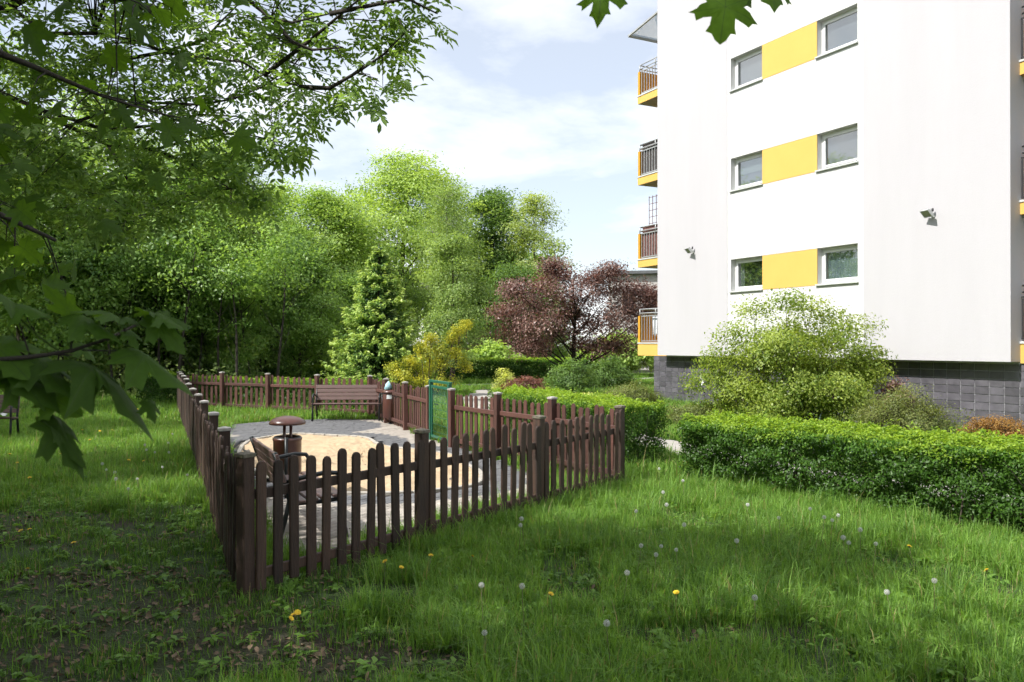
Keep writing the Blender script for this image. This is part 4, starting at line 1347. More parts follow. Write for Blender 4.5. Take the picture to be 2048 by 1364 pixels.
# ------------------------------------------------------------------ hedges
def hedge(label, a, b, w, h, seed, dens, L, W, base_gap=.18, name="hedge", stems=10, mat="lf_hedge", vshift=0.0, group=None):
    rng = np.random.default_rng(seed)
    a = np.array(a, float); b = np.array(b, float)
    d = b - a; Ln = np.linalg.norm(d); d /= Ln
    o = empty(name, (*a, 0), math.atan2(d[1], d[0]))
    tag(o, label, "hedge", group)
    def nz(u, q):
        return .045 * np.sin(u * 3.1 + q * 1.7 + seed) + .035 * np.sin(u * 7.7 - q * 2.9) + .02 * np.sin(u * 17 + q * 5)
    parts = []
    def face(kind, area):
        N = int(area * dens)
        u = rng.uniform(-.02, Ln + .02, N)
        dep = np.abs(rng.normal(size=N)) * .055
        if kind == 'top':
            q = rng.uniform(-1, 1, N)
            edge = np.clip((np.abs(q) - .72) / .28, 0, 1)
            z = h + nz(u, q * 3) * .9 - dep - edge ** 2 * .10 + (rng.random(N) < .05) * rng.uniform(0, .09, N)
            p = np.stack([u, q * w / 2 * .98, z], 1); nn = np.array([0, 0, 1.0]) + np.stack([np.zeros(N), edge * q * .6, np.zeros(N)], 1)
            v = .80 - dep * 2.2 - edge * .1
        elif kind in ('front', 'back'):
            s = -1 if kind == 'front' else 1
            t = rng.uniform(0, 1, N) ** .82
            z = base_gap * .4 + (h - .04 - base_gap * .4) * t
            keep = rng.random(N) < np.clip((z - .02) / (base_gap + .10 + .10 * np.sin(u * 2.3 + seed)), .10, 1)
            keep &= rng.random(N) < np.clip(.62 + 1.3 * (np.sin(u * 5.3 + z * 9 + seed) * np.sin(u * 2.1 - z * 7)) + .45, .35, 1)
            y = s * (w / 2 * (.90 + .10 * t) + nz(u, z * 6) * 1.3 - dep * 1.6)
            p = np.stack([u, y, z], 1)[keep]; nn = np.tile(np.array([0, s * 1.0, .35]), (len(p), 1))
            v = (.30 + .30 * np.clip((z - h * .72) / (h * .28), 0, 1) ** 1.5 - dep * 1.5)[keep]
        else:
            s = -1 if kind == 'e0' else 1
            y = rng.uniform(-w / 2, w / 2, N); z = base_gap + (h - base_gap - .03) * rng.uniform(0, 1, N) ** .85
            x = (0 if s < 0 else Ln) + s * (nz(y * 3, z * 6) * 1.3 - dep * 1.6)
            p = np.stack([x, y, z], 1); nn = np.tile(np.array([s * 1.0, 0, .35]), (N, 1))
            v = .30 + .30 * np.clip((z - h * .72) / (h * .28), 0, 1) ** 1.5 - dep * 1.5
        n_ = len(p)
        nn = unit(unit(nn) + rng.normal(size=(n_, 3)) * .55)
        ax = unit(rng.normal(size=(n_, 3)) + np.array([0, 0, .9 if kind == 'top' else .25]) + nn * .25)
        sz = rng.uniform(.7, 1.25, n_)
        parts.append((p, ax, nn, L * sz, W * sz, np.clip(v + rng.normal(size=n_) * .10 + vshift, 0, 1)))
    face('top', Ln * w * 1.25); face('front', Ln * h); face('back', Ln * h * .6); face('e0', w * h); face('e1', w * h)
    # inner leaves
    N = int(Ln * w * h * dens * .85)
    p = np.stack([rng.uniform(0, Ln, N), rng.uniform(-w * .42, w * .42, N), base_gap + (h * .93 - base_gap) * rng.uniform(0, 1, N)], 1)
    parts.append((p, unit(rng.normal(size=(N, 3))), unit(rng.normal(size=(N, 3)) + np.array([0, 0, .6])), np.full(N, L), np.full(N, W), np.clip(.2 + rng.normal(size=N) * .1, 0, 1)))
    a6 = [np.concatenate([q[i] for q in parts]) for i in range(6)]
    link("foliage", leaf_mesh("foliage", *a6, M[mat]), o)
    st = MB()
    for k in range(int(Ln * stems)):
        u = rng.uniform(.03, Ln - .03); y = rng.uniform(-w * .36, w * .36)
        p1 = (u + rng.normal() * .06, y + rng.normal() * .06, h * .35); p2 = (u + rng.normal() * .14, y + rng.normal() * .14, h * rng.uniform(.7, .95))
        st.tube([(u, y, -.02), p1, p2], [.011, .008, .003], 4, cap=False)
        if k % 2:
            st.tube([p1, (p1[0] + rng.normal() * .16, p1[1] + rng.normal() * .14, h * .72)], [.006, .003], 3, cap=False)
    st.build("stems", M["twig"], o)
    return o
hedge("long clipped privet hedge on the right with bright new tops", (2.62, 11.35), (6.75, 6.15), 1.0, .86, 81, 4600, .042, .020, base_gap=.05, stems=16)
hedge("short clipped hedge block outside the near fence corner", (1.93, 12.15), (-.10, 16.6), .85, .97, 82, 3600, .040, .019, base_gap=.05, stems=10)
hedge("far clipped hedge behind the pale access path", (-3.6, 39.2), (3.6, 41.2), 1.2, 1.12, 83, 900, .085, .045, stems=4)
hedge("dark hedge close behind the back fence run", (-9.9, 25.7), (-3.6, 22.6), .8, .80, 84, 1500, .06, .032, stems=6, vshift=-.08)
hedge("small square hedge end beside the far left fence corner", (-11.1, 25.1), (-10.2, 24.7), .8, .95, 85, 1500, .06, .032, stems=6, vshift=-.05)
hedge("clipped hedge left of the golden shrub under the trees", (-12.0, 33.0), (-6.5, 36.2), 1.0, .9, 86, 800, .085, .045, stems=4)

# iris-like leaves at the hedge back
rng = np.random.default_rng(88)
ir = empty("iris_clump", at(1668, 12.6)); tag(ir, "blue-green sword leaves standing behind the long hedge", "plant")
mb = MB()
irl = []
for k in range(46):
    x, y = rng.normal() * .28, rng.normal() * .15
    hh = rng.uniform(.45, .8); bx, by = rng.normal() * .16, rng.normal() * .12
    wd = .016; t = rng.uniform(0, 3.14); cx_, sy_ = math.cos(t) * wd, math.sin(t) * wd
    mb.add([(x - cx_, y - sy_, 0), (x + cx_, y + sy_, 0), (x + bx * .4 + cx_, y + by * .4 + sy_, hh * .6), (x + bx * .4 - cx_, y + by * .4 - sy_, hh * .6), (x + bx, y + by, hh)], [(0, 1, 2, 3), (3, 2, 4)])
o = mb.build("leaves", M["lf_iris"], ir)

# ------------------------------------------------------------------ near ash: long limbs reaching in from the upper left
ash = empty("ash_tree", (-8.6, 4.8, 0)); tag(ash, "ash tree whose feathery branches hang in from the upper left", "tree")
AO = Vector((-8.6, 4.8, 0))
k_ = 900 / 2048
def cp(pts, d0, d1): # crop-of-the-photo polylines to points
    out = []
    for i, (x, y) in enumerate(pts):
        t = i / max(len(pts) - 1, 1)
        out.append(P(x * k_, y * k_, d0 + (d1 - d0) * t))
    return out
limbs = [cp([(60, 40), (200, 150), (430, 150), (620, 185), (760, 240), (960, 265), (1100, 280), (1200, 340), (1370, 395)], 5.7, 5.0),
         cp([(0, 420), (190, 500), (350, 550), (480, 510), (660, 465), (900, 475), (1060, 450), (1200, 390), (1340, 290)], 5.9, 5.1),
         cp([(350, 552), (480, 590), (700, 570), (900, 520), (1100, 530)], 5.8, 5.4),
         cp([(480, 285), (740, 235), (930, 180), (1000, 100), (1080, 20)], 5.6, 5.3),
         cp([(800, -120), (1130, 0), (1230, 80), (1330, 100), (1500, 60)], 5.2, 4.7),
         cp([(1240, 90), (1330, 190), (1420, 225), (1560, 215)], 4.9, 4.6),
         cp([(200, 520), (490, 660), (700, 680), (820, 650), (1080, 600), (1250, 640)], 6.0, 5.5),
         cp([(490, 660), (560, 780), (600, 860), (640, 980)], 6.0, 5.9),
         cp([(1200, 340), (1400, 190), (1530, 80), (1700, -60)], 5.0, 4.6),
         cp([(1370, 395), (1500, 400), (1620, 330), (1740, 250), (1840, 150)], 4.9, 4.6),
         cp([(1500, 60), (1700, 20), (1850, -10), (1990, 60)], 4.7, 4.5),
         cp([(700, 680), (900, 760), (1050, 860)], 5.8, 5.6)]
tk = MB()
tk.tube([Vector((0, 0, -.05)), Vector((.1, 0, 1.6)), Vector((.5, .1, 3.0)), Vector((.7, .2, 5.2)), Vector((.6, .3, 8.2))], [.26, .2, .17, .13, .04], 10)
ends = []
for l in limbs:
    rr = [.016 - .012 * i / (len(l) - 1) for i in range(len(l))]
    tk.tube([p - AO for p in l], rr, 6)
    ends += list(l)
for l, zz in ((limbs[0], 3.2), (limbs[1], 2.6), (limbs[4], 3.9)):
    s = Vector((.5, .1, zz)); e = l[0] - AO
    tk.tube([s, s.lerp(e, .4) + Vector((0, 0, .35)), s.lerp(e, .75) + Vector((0, 0, .2)), e], [.085, .06, .045, .028], 7)
rng = np.random.default_rng(90)
reg = [(-80, -420), (980, -420), (900, -60), (872, 20), (835, 70), (800, 150), (770, 205), (690, 215), (650, 235), (600, 285), (560, 335), (525, 330), (545, 400), (440, 410), (330, 430), (250, 470), (150, 440), (-80, 480)]
pts = []
while len(pts) < 2000:
    x, y = rng.uniform(-80, 990), rng.uniform(-420, 480)
    if not inpoly(np.array([x]), np.array([y]), reg)[0]: continue
    # thinner towards the tips and the lower left
    if rng.random() > (1.0 if y < 60 else .92) * (1 if x < 620 else .62): continue
    pts.append(P(x, y, 5.7 - .9 * max(x, 0) / 900 + rng.normal() * .28))
E = np.array([tuple(p) for p in ends])
Pl, Al, Nl, Ll, Wl, Vl = [], [], [], [], [], []
def ash_leaf(base, direction, cv):
    """one pinnate leaf: paired leaflets along a hanging rachis"""
    d = Vector(direction).normalized()
    side = d.cross(Vector((0, 0, 1)))
    if side.length < .1: side = Vector((1, 0, 0))
    side.normalize(); side = (Matrix.Rotation(rng.uniform(-.6, .6), 3, d) @ side)
    nr = side.cross(d).normalized()
    npair = int(rng.integers(3, 5)); Lr = rng.uniform(.16, .25)
    for i in range(npair):
        s = .35 + .5 * i / npair
        q = Vector(base) + d * Lr * s + Vector((0, 0, -.10 * Lr * s * s))
        for sg in (-1, 1):
            a = (side * sg * .85 + d * .55).normalized()
            ll = rng.uniform(.040, .060)
            Pl.append(q + a * ll * .55); Al.append(a); Nl.append((nr + Vector(rng.normal(size=3)) * .25).normalized()); Ll.append(ll); Wl.append(ll * .42); Vl.append(cv)
    ll = .065
    q = Vector(base) + d * Lr
    Pl.append(q); Al.append(d); Nl.append(nr); Ll.append(ll); Wl.append(ll * .42); Vl.append(cv)
    return Lr, d
for p in pts:
    c = np.array(tuple(p))
    s = Vector(E[np.argmin(np.linalg.norm(E - c, axis=1))])
    if rng.random() < .28:
        m_ = s.lerp(p, .5) + Vector((rng.normal() * .05, rng.normal() * .05, .04))
        tk.tube([s - AO, m_ - AO, p - AO], [.0045, .003, .0016], 3, cap=False)
    dr = (p - s); dr = dr.normalized() if dr.length > .01 else Vector((1, 0, 0))
    cv = float(np.clip(.5 + rng.normal() * .2, 0, 1))
    for j in range(int(rng.integers(2, 4))):
        ash_leaf(p, dr * .6 + Vector((rng.normal() * .7 + .25, rng.normal() * .6, -.25 + rng.normal() * .4)), cv)
cen = np.array([tuple(p) for p in Pl]) - np.array(tuple(AO))
near_leaves = leaf_mesh("leaflets", cen, np.array([tuple(p) for p in Al]), np.array([tuple(p) for p in Nl]), np.array(Ll), np.array(Wl), np.clip(np.array(Vl) + rng.normal(size=len(Vl)) * .08, 0, 1), M["lf_ash"], hexa=True, fold=.12)
link("leaflets", near_leaves, ash)["kind"] = "stuff"
# upper crown outside the frame, shading the left lawn
lob = []
for i in range(22):
    a = i * 2.399; q = math.sqrt((i + .5) / 22)
    lob.append((math.cos(a) * q * 3.6, math.sin(a) * q * 3.3 - .4, 6.6 + rng.normal() * 1.1 - q * .8, 1.05, 1.05, .75))
cc = clusters_from(rng, lob, 20)
a5 = foliage(rng, cc, .5, 66, .085, .04, center=(0, 0, 4.5), droop=.5)
link("crown", leaf_mesh("crown", *a5, M["lf_ash"]), ash)
for (x, y, z, a, b, c) in lob:
    e = Vector((x, y, z)); s = Vector((.6, .2, max(3.0, z - 2.2)))
    tk.tube([s, s.lerp(e, .5) + Vector((0, 0, .25)), e], [.06, .04, .012], 5)
link("trunk", tk.mesh("trunk", M["bark_d"]), ash)

# ------------------------------------------------------------------ near maple: crown over the camera, leaves hanging into view
HALF = [(0, 0), (.15, -.09), (.29, -.13), (.35, -.05), (.53, -.05), (.45, .09), (.385, .17), (.53, .25), (.60, .33), (.77, .43), (.63, .465), (.565, .575), (.44, .51), (.25, .455), (.262, .60), (.335, .73), (.205, .765), (.12, .88), (0, 1.03)]
TIPS = {4, 9, 18}
def maple_mesh(seed, curl=.25, low=False):
    r = random.Random(seed)
    right = [(x * r.uniform(.95, 1.05), y * r.uniform(.96, 1.04)) for x, y in HALF]
    left = [(-x * r.uniform(.95, 1.05), y * r.uniform(.96, 1.04)) for x, y in HALF]
    tips = []
    out = []
    for i, p in enumerate(right):
        out.append(p); tips.append(i in TIPS)
    for i in range(len(left) - 2, 0, -1):
        out.append(left[i]); tips.append(i in TIPS)
    n = len(out)
    cx_, cy_ = 0, .22
    ph = [r.uniform(0, 6.28) for _ in range(3)]
    def zf(x, y):
        q = math.hypot(x, y - .2)
        return -curl * q * q + .035 * math.sin(5 * x + ph[0]) + .03 * math.sin(6 * y + ph[1]) - .22 * curl * abs(x)
    ringsT = (.5, 1.0)
    vs = [(cx_, cy_, zf(cx_, cy_))]; ve = [1.0]
    for t in ringsT:
        for i, (x, y) in enumerate(out):
            X, Y = cx_ + (x - cx_) * t, cy_ + (y - cy_) * t
            vs.append((X, Y, zf(X, Y))); ve.append(1.0 if (tips[i] or i == 0) else 0.0)
    fs = [(0, 1 + i, 1 + (i + 1) % n) for i in range(n)]
    for i in range(n):
        j = (i + 1) % n
        fs.append((1 + i, 1 + n + i, 1 + n + j, 1 + j))
    # petiole
    b = len(vs)
    pw_ = .010; plen = .62
    for s in range(4):
        t = s / 3
        for (dx, dz) in ((-pw_, 0), (pw_, 0), (0, pw_ * 1.6)):
            vs.append((dx, -plen * t, zf(0, 0) + dz + .10 * t * t)); ve.append(1.0)
    for s in range(3):
        for k in range(3):
            k2 = (k + 1) % 3
            fs.append((b + s * 3 + k, b + s * 3 + k2, b + s * 3 + 3 + k2, b + s * 3 + 3 + k))
    me = bpy.data.meshes.new("leaf")
    me.from_pydata(vs, [], fs)
    me.polygons.foreach_set("use_smooth", [True] * len(fs))
    at_ = me.attributes.new("vein", 'FLOAT', 'POINT')
    at_.data.foreach_set("value", ve)
    me.materials.append(M["maple_near"])
    me.update()
    return me
MM = [maple_mesh(s, c) for s, c in ((1, .22), (2, .35), (3, .12), (4, .45))]
maple = empty("maple_tree", (-3.6, -.4, 0)); tag(maple, "maple overhead whose big lobed leaves hang into view", "tree")
MO = Vector((-3.6, -.4, 0))
def mleaf(base, tip, face, size, kd=0, width=1.0):
    """leaf with its blade base at `base`, pointing to `tip`, upper side turned towards `face`"""
    y = (tip - base).normalized()
    z = (face - y * face.dot(y)).normalized()
    x = y.cross(z)
    m = Matrix((x, y, z)).transposed()
    o = link("leaf", MM[kd % 4], maple)
    o.matrix_local = Matrix.Translation(base - MO) @ m.to_4x4() @ Matrix.Diagonal((size * width, size, size, 1))
    return o
CAMV = Vector((0, -1, 0))
# leaves at the top of the frame
mleaf(P(1453, -8, 1.75), P(1443, 100, 1.75), Vector((.18, -1, .25)), .100, 2, 1.02)
mleaf(P(1208, -40, 1.85), P(1190, 62, 1.83), Vector((-.35, -1, .2)), .108, 0, .74)
mleaf(P(1540, -45, 1.9), P(1562, 28, 1.86), Vector((.3, -.8, .55)), .085, 1, 1.1)
mleaf(P(1500, -30, 1.95), P(1420, 8, 1.95), Vector((-.2, -.5, .8)), .095, 3, 1.0)
# low twig at the left with drooping leaves
q_ = 400 / 1364
def c4(x, y, d): return P(x * q_, 560 + y * q_, d)
twig = MB()
tw_main = [c4(-260, 590, 1.30), c4(-40, 545, 1.30), c4(210, 525, 1.31), c4(480, 485, 1.33), c4(740, 400, 1.36), c4(960, 290, 1.40), c4(1050, 240, 1.42)]
twig.tube([p - MO for p in tw_main], [.0042, .004, .0036, .0032, .0027, .0022, .0015], 6)
for pl in ([(205, 520), (160, 380), (95, 180)], [(485, 480), (488, 360), (505, 245)], [(850, 345), (840, 265)], [(560, 478), (720, 483), (880, 485)], [(-60, 560), (150, 740), (350, 945)], [(330, 510), (420, 512), (500, 512)]):
    twig.tube([c4(x, y, 1.33) - MO for x, y in pl], [.0016, .0014, .0011], 5)
low = [((505, 245), (850, 365), (.1, -.35, 1), .115, 1, 1.0), ((505, 245), (335, 60), (-.5, -.5, .7), .085, 2, .75),
       ((845, 265), (590, 150), (0, -.35, .9), .085, 3, 1.0), ((850, 262), (960, 290), (.2, -.35, 1), .05, 0, 1.0),
       ((1050, 250), (1270, 490), (-.3, -.55, .8), .105, 2, .95), ((1055, 235), (1285, 325), (.2, -.25, 1), .08, 0, .9), ((1045, 240), (945, 170), (-.1, -.7, .6), .05, 1, 1.1),
       ((880, 485), (1330, 690), (.25, -.32, 1), .155, 1, .9), ((500, 512), (1245, 925), (.30, -.34, 1), .215, 3, .85), ((860, 350), (960, 470), (.3, -.5, .8), .06, 2, .8),
       ((210, 525), (480, 745), (.2, -.5, .9), .13, 0, 1.0), ((100, 620), (380, 760), (-.1, -.55, .8), .13, 3, 1.1), ((330, 790), (555, 905), (-.3, -.75, .6), .095, 2, 1.2),
       ((350, 945), (610, 1290), (.6, -.55, .5), .135, 1, .72), ((360, 950), (660, 1310), (.5, -.2, .9), .125, 2, .55), ((95, 180), (-140, 20), (.1, -.5, .9), .14, 0, 1.1), ((95, 180), (330, 200), (-.2, -.28, 1), .10, 1, 1.0),
       ((-20, 520), (180, 640), (.1, -.5, .8), .15, 3, 1.1), ((-60, 420), (80, 540), (-.2, -.5, .8), .14, 2, 1.0), ((-80, 640), (180, 700), (0, -.6, .7), .12, 1, 1.0), ((1010, 830), (1090, 1030), (.5, -.8, .2), .05, 0, 1.1)]
for (b0, t0, fc, sz, kd, wd) in low:
    base = c4(*b0, 1.33)
    tipv = c4(*t0, 1.30)
    mleaf(base, tipv, Vector((fc[0] * .8, fc[1] * .36, fc[2])), sz * .84, kd, wd * .62)
twig.build("twig", M["bark_d"], maple)
# leaf masses hanging in the upper left corner
rng = np.random.default_rng(95)
limb = MB()
l1 = [Vector((-3.5, -.2, 3.1)), Vector((-3.0, 1.2, 3.5)), P(-120, 60, 3.0), P(60, 130, 3.3), P(200, 190, 3.6), P(330, 230, 3.9)]
l2 = [Vector((-3.5, -.2, 2.6)), Vector((-2.8, 1.3, 2.9)), P(-160, 360, 2.9), P(-20, 420, 3.1), P(110, 480, 3.4)]
l3 = [Vector((-3.0, 1.2, 3.5)), P(40, -130, 2.7), P(170, -40, 2.9), P(300, 20, 3.2)]
for l in (l1, l2, l3):
    limb.tube([p - MO for p in l], [.05, .035, .02, .012, .008, .004][:len(l)], 6)
src = [(l1, 22, 70), (l2, 28, 80), (l3, 16, 60)]
for (l, cnt, sp) in src:
    for k in range(cnt):
        i = int(rng.integers(2, len(l) - 1)); t = rng.uniform(0, 1)
        p = l[i].lerp(l[i + 1], t)
        off = Vector((rng.normal() * .17, rng.normal() * .22, rng.normal() * .17 - .03))
        b0 = p + off
        if k % 2 == 0:
            limb.tube([p - MO, p.lerp(b0, .6) + Vector((0, 0, .02)) - MO, b0 - MO], [.004, .003, .0015], 3, cap=False)
        d = Vector((rng.normal() * .6 + off.x * 2, rng.normal() * .5, -.55 + rng.normal() * .4))
        mleaf(b0, b0 + d, Vector((rng.normal() * .5, rng.normal() * .5 - .2, .8)), rng.uniform(.085, .135), int(rng.integers(0, 4)), rng.uniform(.85, 1.1))
limb.build("limb", M["bark_d"], maple)
# main crown over and behind the camera (low lobed leaves in one mesh)
STAR = np.array([(0, -.02), (.28, -.10), (.50, -.04), (.40, .18), (.75, .44), (.44, .52), (.26, .47), (.30, .74), (0, 1.03), (-.30, .74), (-.26, .47), (-.44, .52), (-.75, .44), (-.40, .18), (-.50, -.04), (-.28, -.10)])
def star_leaves(name, pos, axis, nrm, size, v, mat):
    axis = unit(axis - nrm * np.sum(axis * nrm, 1, keepdims=True)); side = np.cross(axis, nrm)
    N, k = len(pos), len(STAR)
    zz = -.25 * (STAR[:, 0] ** 2 + (STAR[:, 1] - .3) ** 2)
    ring = pos[:, None] + (side[:, None] * STAR[None, :, 0, None] + axis[:, None] * STAR[None, :, 1, None] + nrm[:, None] * zz[None, :, None]) * size[:, None, None]
    c = pos + axis * .3 * size[:, None]
    co = np.concatenate([c[:, None], ring], 1).reshape(-1, 3)
    base = (np.arange(N) * (k + 1))[:, None, None]
    tri = np.array([(0, 1 + i, 1 + (i + 1) % k) for i in range(k)])
    lp = (base + tri[None]).reshape(-1, 3)
    return np_mesh(name, co, None, mat, {"v": np.repeat(v, k)}, lp)
lob = []
for i in range(95):
    x, y, z = rng.uniform(-9, 2.1), rng.uniform(-4.5, 5.6), rng.uniform(5.2, 8.6)
    if x > -4.2 and i % 5 > 0: continue
    z = max(z, 3.1 + .47 * max(y, 0) + .9)
    lob.append((x, y, z, 1.05, 1.05, .6))
for i in range(26):  # unseen lobes added to deepen the shade on the left
    x, y = rng.uniform(-7.5, -2.2), rng.uniform(-.5, 3.0)
    lob.append((x, y, 3.1 + .47 * max(y, 0) + rng.uniform(.9, 1.8), 1.0, 1.0, .5))
for (x, y, z) in [(-3.2, .1, 4.9), (-4.0, -.3, 6.0), (-2.6, .6, 4.4), (-4.1, 1.8, 5.9), (-3.5, 1.2, 5.3), (-4.8, 1.0, 6.6), (-4.6, 2.4, 6.2), (-3.8, .6, 5.6), (-3.0, 1.6, 5.4), (-5.2, .2, 7.0), (-2.2, .2, 4.3)]:  # dense unseen lobes added to shade the hanging leaves
    lob += [(x, y, z, .8, .8, .45)] * 2
cc = clusters_from(rng, lob, 9)
n_ = 17
idx = np.repeat(np.arange(len(cc)), n_)
pos = cc[idx] + rng.normal(size=(len(idx), 3)) * np.array([.30, .30, .16])
keep = pos[:, 2] > 2.9 + .47 * np.maximum(pos[:, 1], 0)
keep &= pos[:, 1] + .4 * pos[:, 2] < 7.7 + rng.normal(size=len(pos)) * .25
pos = pos[keep]; N = len(pos)
nrm = unit(np.array([0, 0, .9]) + rng.normal(size=(N, 3)) * .4)
ax = unit(rng.normal(size=(N, 3)) * np.array([1, 1, .3]) - np.array([0, 0, .4]))
cm = star_leaves("crown", pos - np.array(tuple(MO)), ax, nrm, rng.uniform(.08, .13, N), np.clip(.5 + rng.normal(size=N) * .2, 0, 1), M["lf_maple"])
link("crown", cm, maple)
tk = MB()
tk.tube([Vector((0, 0, -.05)), Vector((0, 0, 1.2)), Vector((.1, .2, 2.6)), Vector((.2, .5, 4.4)), Vector((.3, .8, 7.8))], [.30, .23, .20, .15, .04], 10)
for (x, y, z, a, b, c) in lob:
    e = Vector((x, y, z)) - MO; s = Vector((.15, .4, min(max(2.8, z - 2.4), 6)))
    tk.tube([s, s.lerp(e, .5) + Vector((0, 0, .35)), e], [.06, .04, .012], 5)
link("trunk", tk.mesh("trunk", M["bark_d"]), maple)

# a further tree beyond the left edge, dappling the far lawn
put_tree("lawn_tree", "tree beyond the left bench shading the far lawn", "tree", (-17.5, 13.5, 0), wood[2], 1.1, (1.25, 1.25, 1.0))

for k, (x, y, s_) in enumerate([(-13.5, 2.0, 1.15), (-12.0, -5.0, 1.2), (-6.5, -8.5, 1.15), (-15.0, 7.5, 1.1), (0.5, -11.0, 1.1), (-19.0, 20.0, 1.1)]):  # unseen trees added to keep skylight off the left foreground
    put_tree("added_screen_tree", "tree added out of view to block skylight, %s round from the left" % ORD[k], "tree", (x, y, 0), wood[2], k * 1.3, (s_ * 1.2, s_ * 1.2, s_), "trees added out of view to block skylight")
for k, (x, y, s_) in enumerate([(-6.4, 3.2, .9), (-7.9, 6.6, .9), (-9.6, 9.2, 1.0), (-5.2, .6, .9), (-10.5, 4.5, 1.0)]):  # unseen low growth added to cut light coming in from the side
    put_tree("added_screen_bush", "bushy young tree added out of view to block side light, %s along from the viewer" % ORD[k], "tree", (x, y, 0), wood[3], k * 2.1, (s_, s_, s_), "bushy young trees added out of view to block side light")
# ------------------------------------------------------------------ grass
HEDGES = [((2.62, 11.35), (6.75, 6.15), .50), ((1.93, 12.15), (-.10, 16.6), .45)]
def seg_d(x, y, a, b):
    dx, dy = b[0] - a[0], b[1] - a[1]
    t = np.clip(((x - a[0]) * dx + (y - a[1]) * dy) / (dx * dx + dy * dy), 0, 1)
    return np.hypot(x - a[0] - t * dx, y - a[1] - t * dy)
def poly_d(x, y, pts):
    d = np.full(x.shape, 1e9)
    for i in range(len(pts) - 1):
        d = np.minimum(d, seg_d(x, y, pts[i], pts[i + 1]))
    return d
bare = [G(560, 1320), G(660, 1325), G(830, 1330), G(360, 1290), G(120, 1245), G(250, 1160), G(70, 1035), G(120, 1040), G(320, 1180), G(1175, 1172), G(1410, 1300), G(40, 1330)]
def grass_field(name, label, pts, scl, idx, variants, seed):
    """points carrying clumps through geometry nodes"""
    rng = np.random.default_rng(seed)
    coll = bpy.data.collections.new(name + "_kinds")
    for i, me in enumerate(variants):
        vo = bpy.data.objects.new("%s_kind_%02d" % (name, i), me)
        coll.objects.link(vo)
    me = bpy.data.meshes.new(name)
    N = len(pts)
    me.vertices.add(N); me.vertices.foreach_set("co", np.ascontiguousarray(pts, dtype=np.float32).ravel())
    rot = np.stack([rng.normal(size=N) * .08, rng.normal(size=N) * .08, rng.uniform(0, 6.283, N)], 1)
    a_ = me.attributes.new("rot", 'FLOAT_VECTOR', 'POINT'); a_.data.foreach_set("vector", rot.astype(np.float32).ravel())
    a_ = me.attributes.new("scl", 'FLOAT', 'POINT'); a_.data.foreach_set("value", np.asarray(scl, dtype=np.float32))
    a_ = me.attributes.new("kd", 'INT', 'POINT'); a_.data.foreach_set("value", np.asarray(idx, dtype=np.int32))
    me.materials.append(M["grassm"])
    o = link(name, me)
    ng = bpy.data.node_groups.new(name, 'GeometryNodeTree')
    ng.interface.new_socket("Geometry", in_out='INPUT', socket_type='NodeSocketGeometry')
    ng.interface.new_socket("Geometry", in_out='OUTPUT', socket_type='NodeSocketGeometry')
    nin = ng.nodes.new("NodeGroupInput"); nout = ng.nodes.new("NodeGroupOutput")
    ci = ng.nodes.new("GeometryNodeCollectionInfo")
    ci.inputs[0].default_value = coll
    ci.inputs["Separate Children"].default_value = True
    ci.inputs["Reset Children"].default_value = True
    ip = ng.nodes.new("GeometryNodeInstanceOnPoints")
    ip.inputs["Pick Instance"].default_value = True
    def named(nm, ty):
        n_ = ng.nodes.new("GeometryNodeInputNamedAttribute"); n_.data_type = ty; n_.inputs[0].default_value = nm
        return n_.outputs[0]
    ng.links.new(nin.outputs[0], ip.inputs["Points"])
    ng.links.new(ci.outputs[0], ip.inputs["Instance"])
    ng.links.new(named("kd", 'INT'), ip.inputs["Instance Index"])
    ng.links.new(named("rot", 'FLOAT_VECTOR'), ip.inputs["Rotation"])
    ng.links.new(named("scl", 'FLOAT'), ip.inputs["Scale"])
    ng.links.new(ip.outputs[0], nout.inputs[0])
    md = o.modifiers.new("grass", 'NODES'); md.node_group = ng
    tag(o, label, "grass", kind="stuff")
    return o

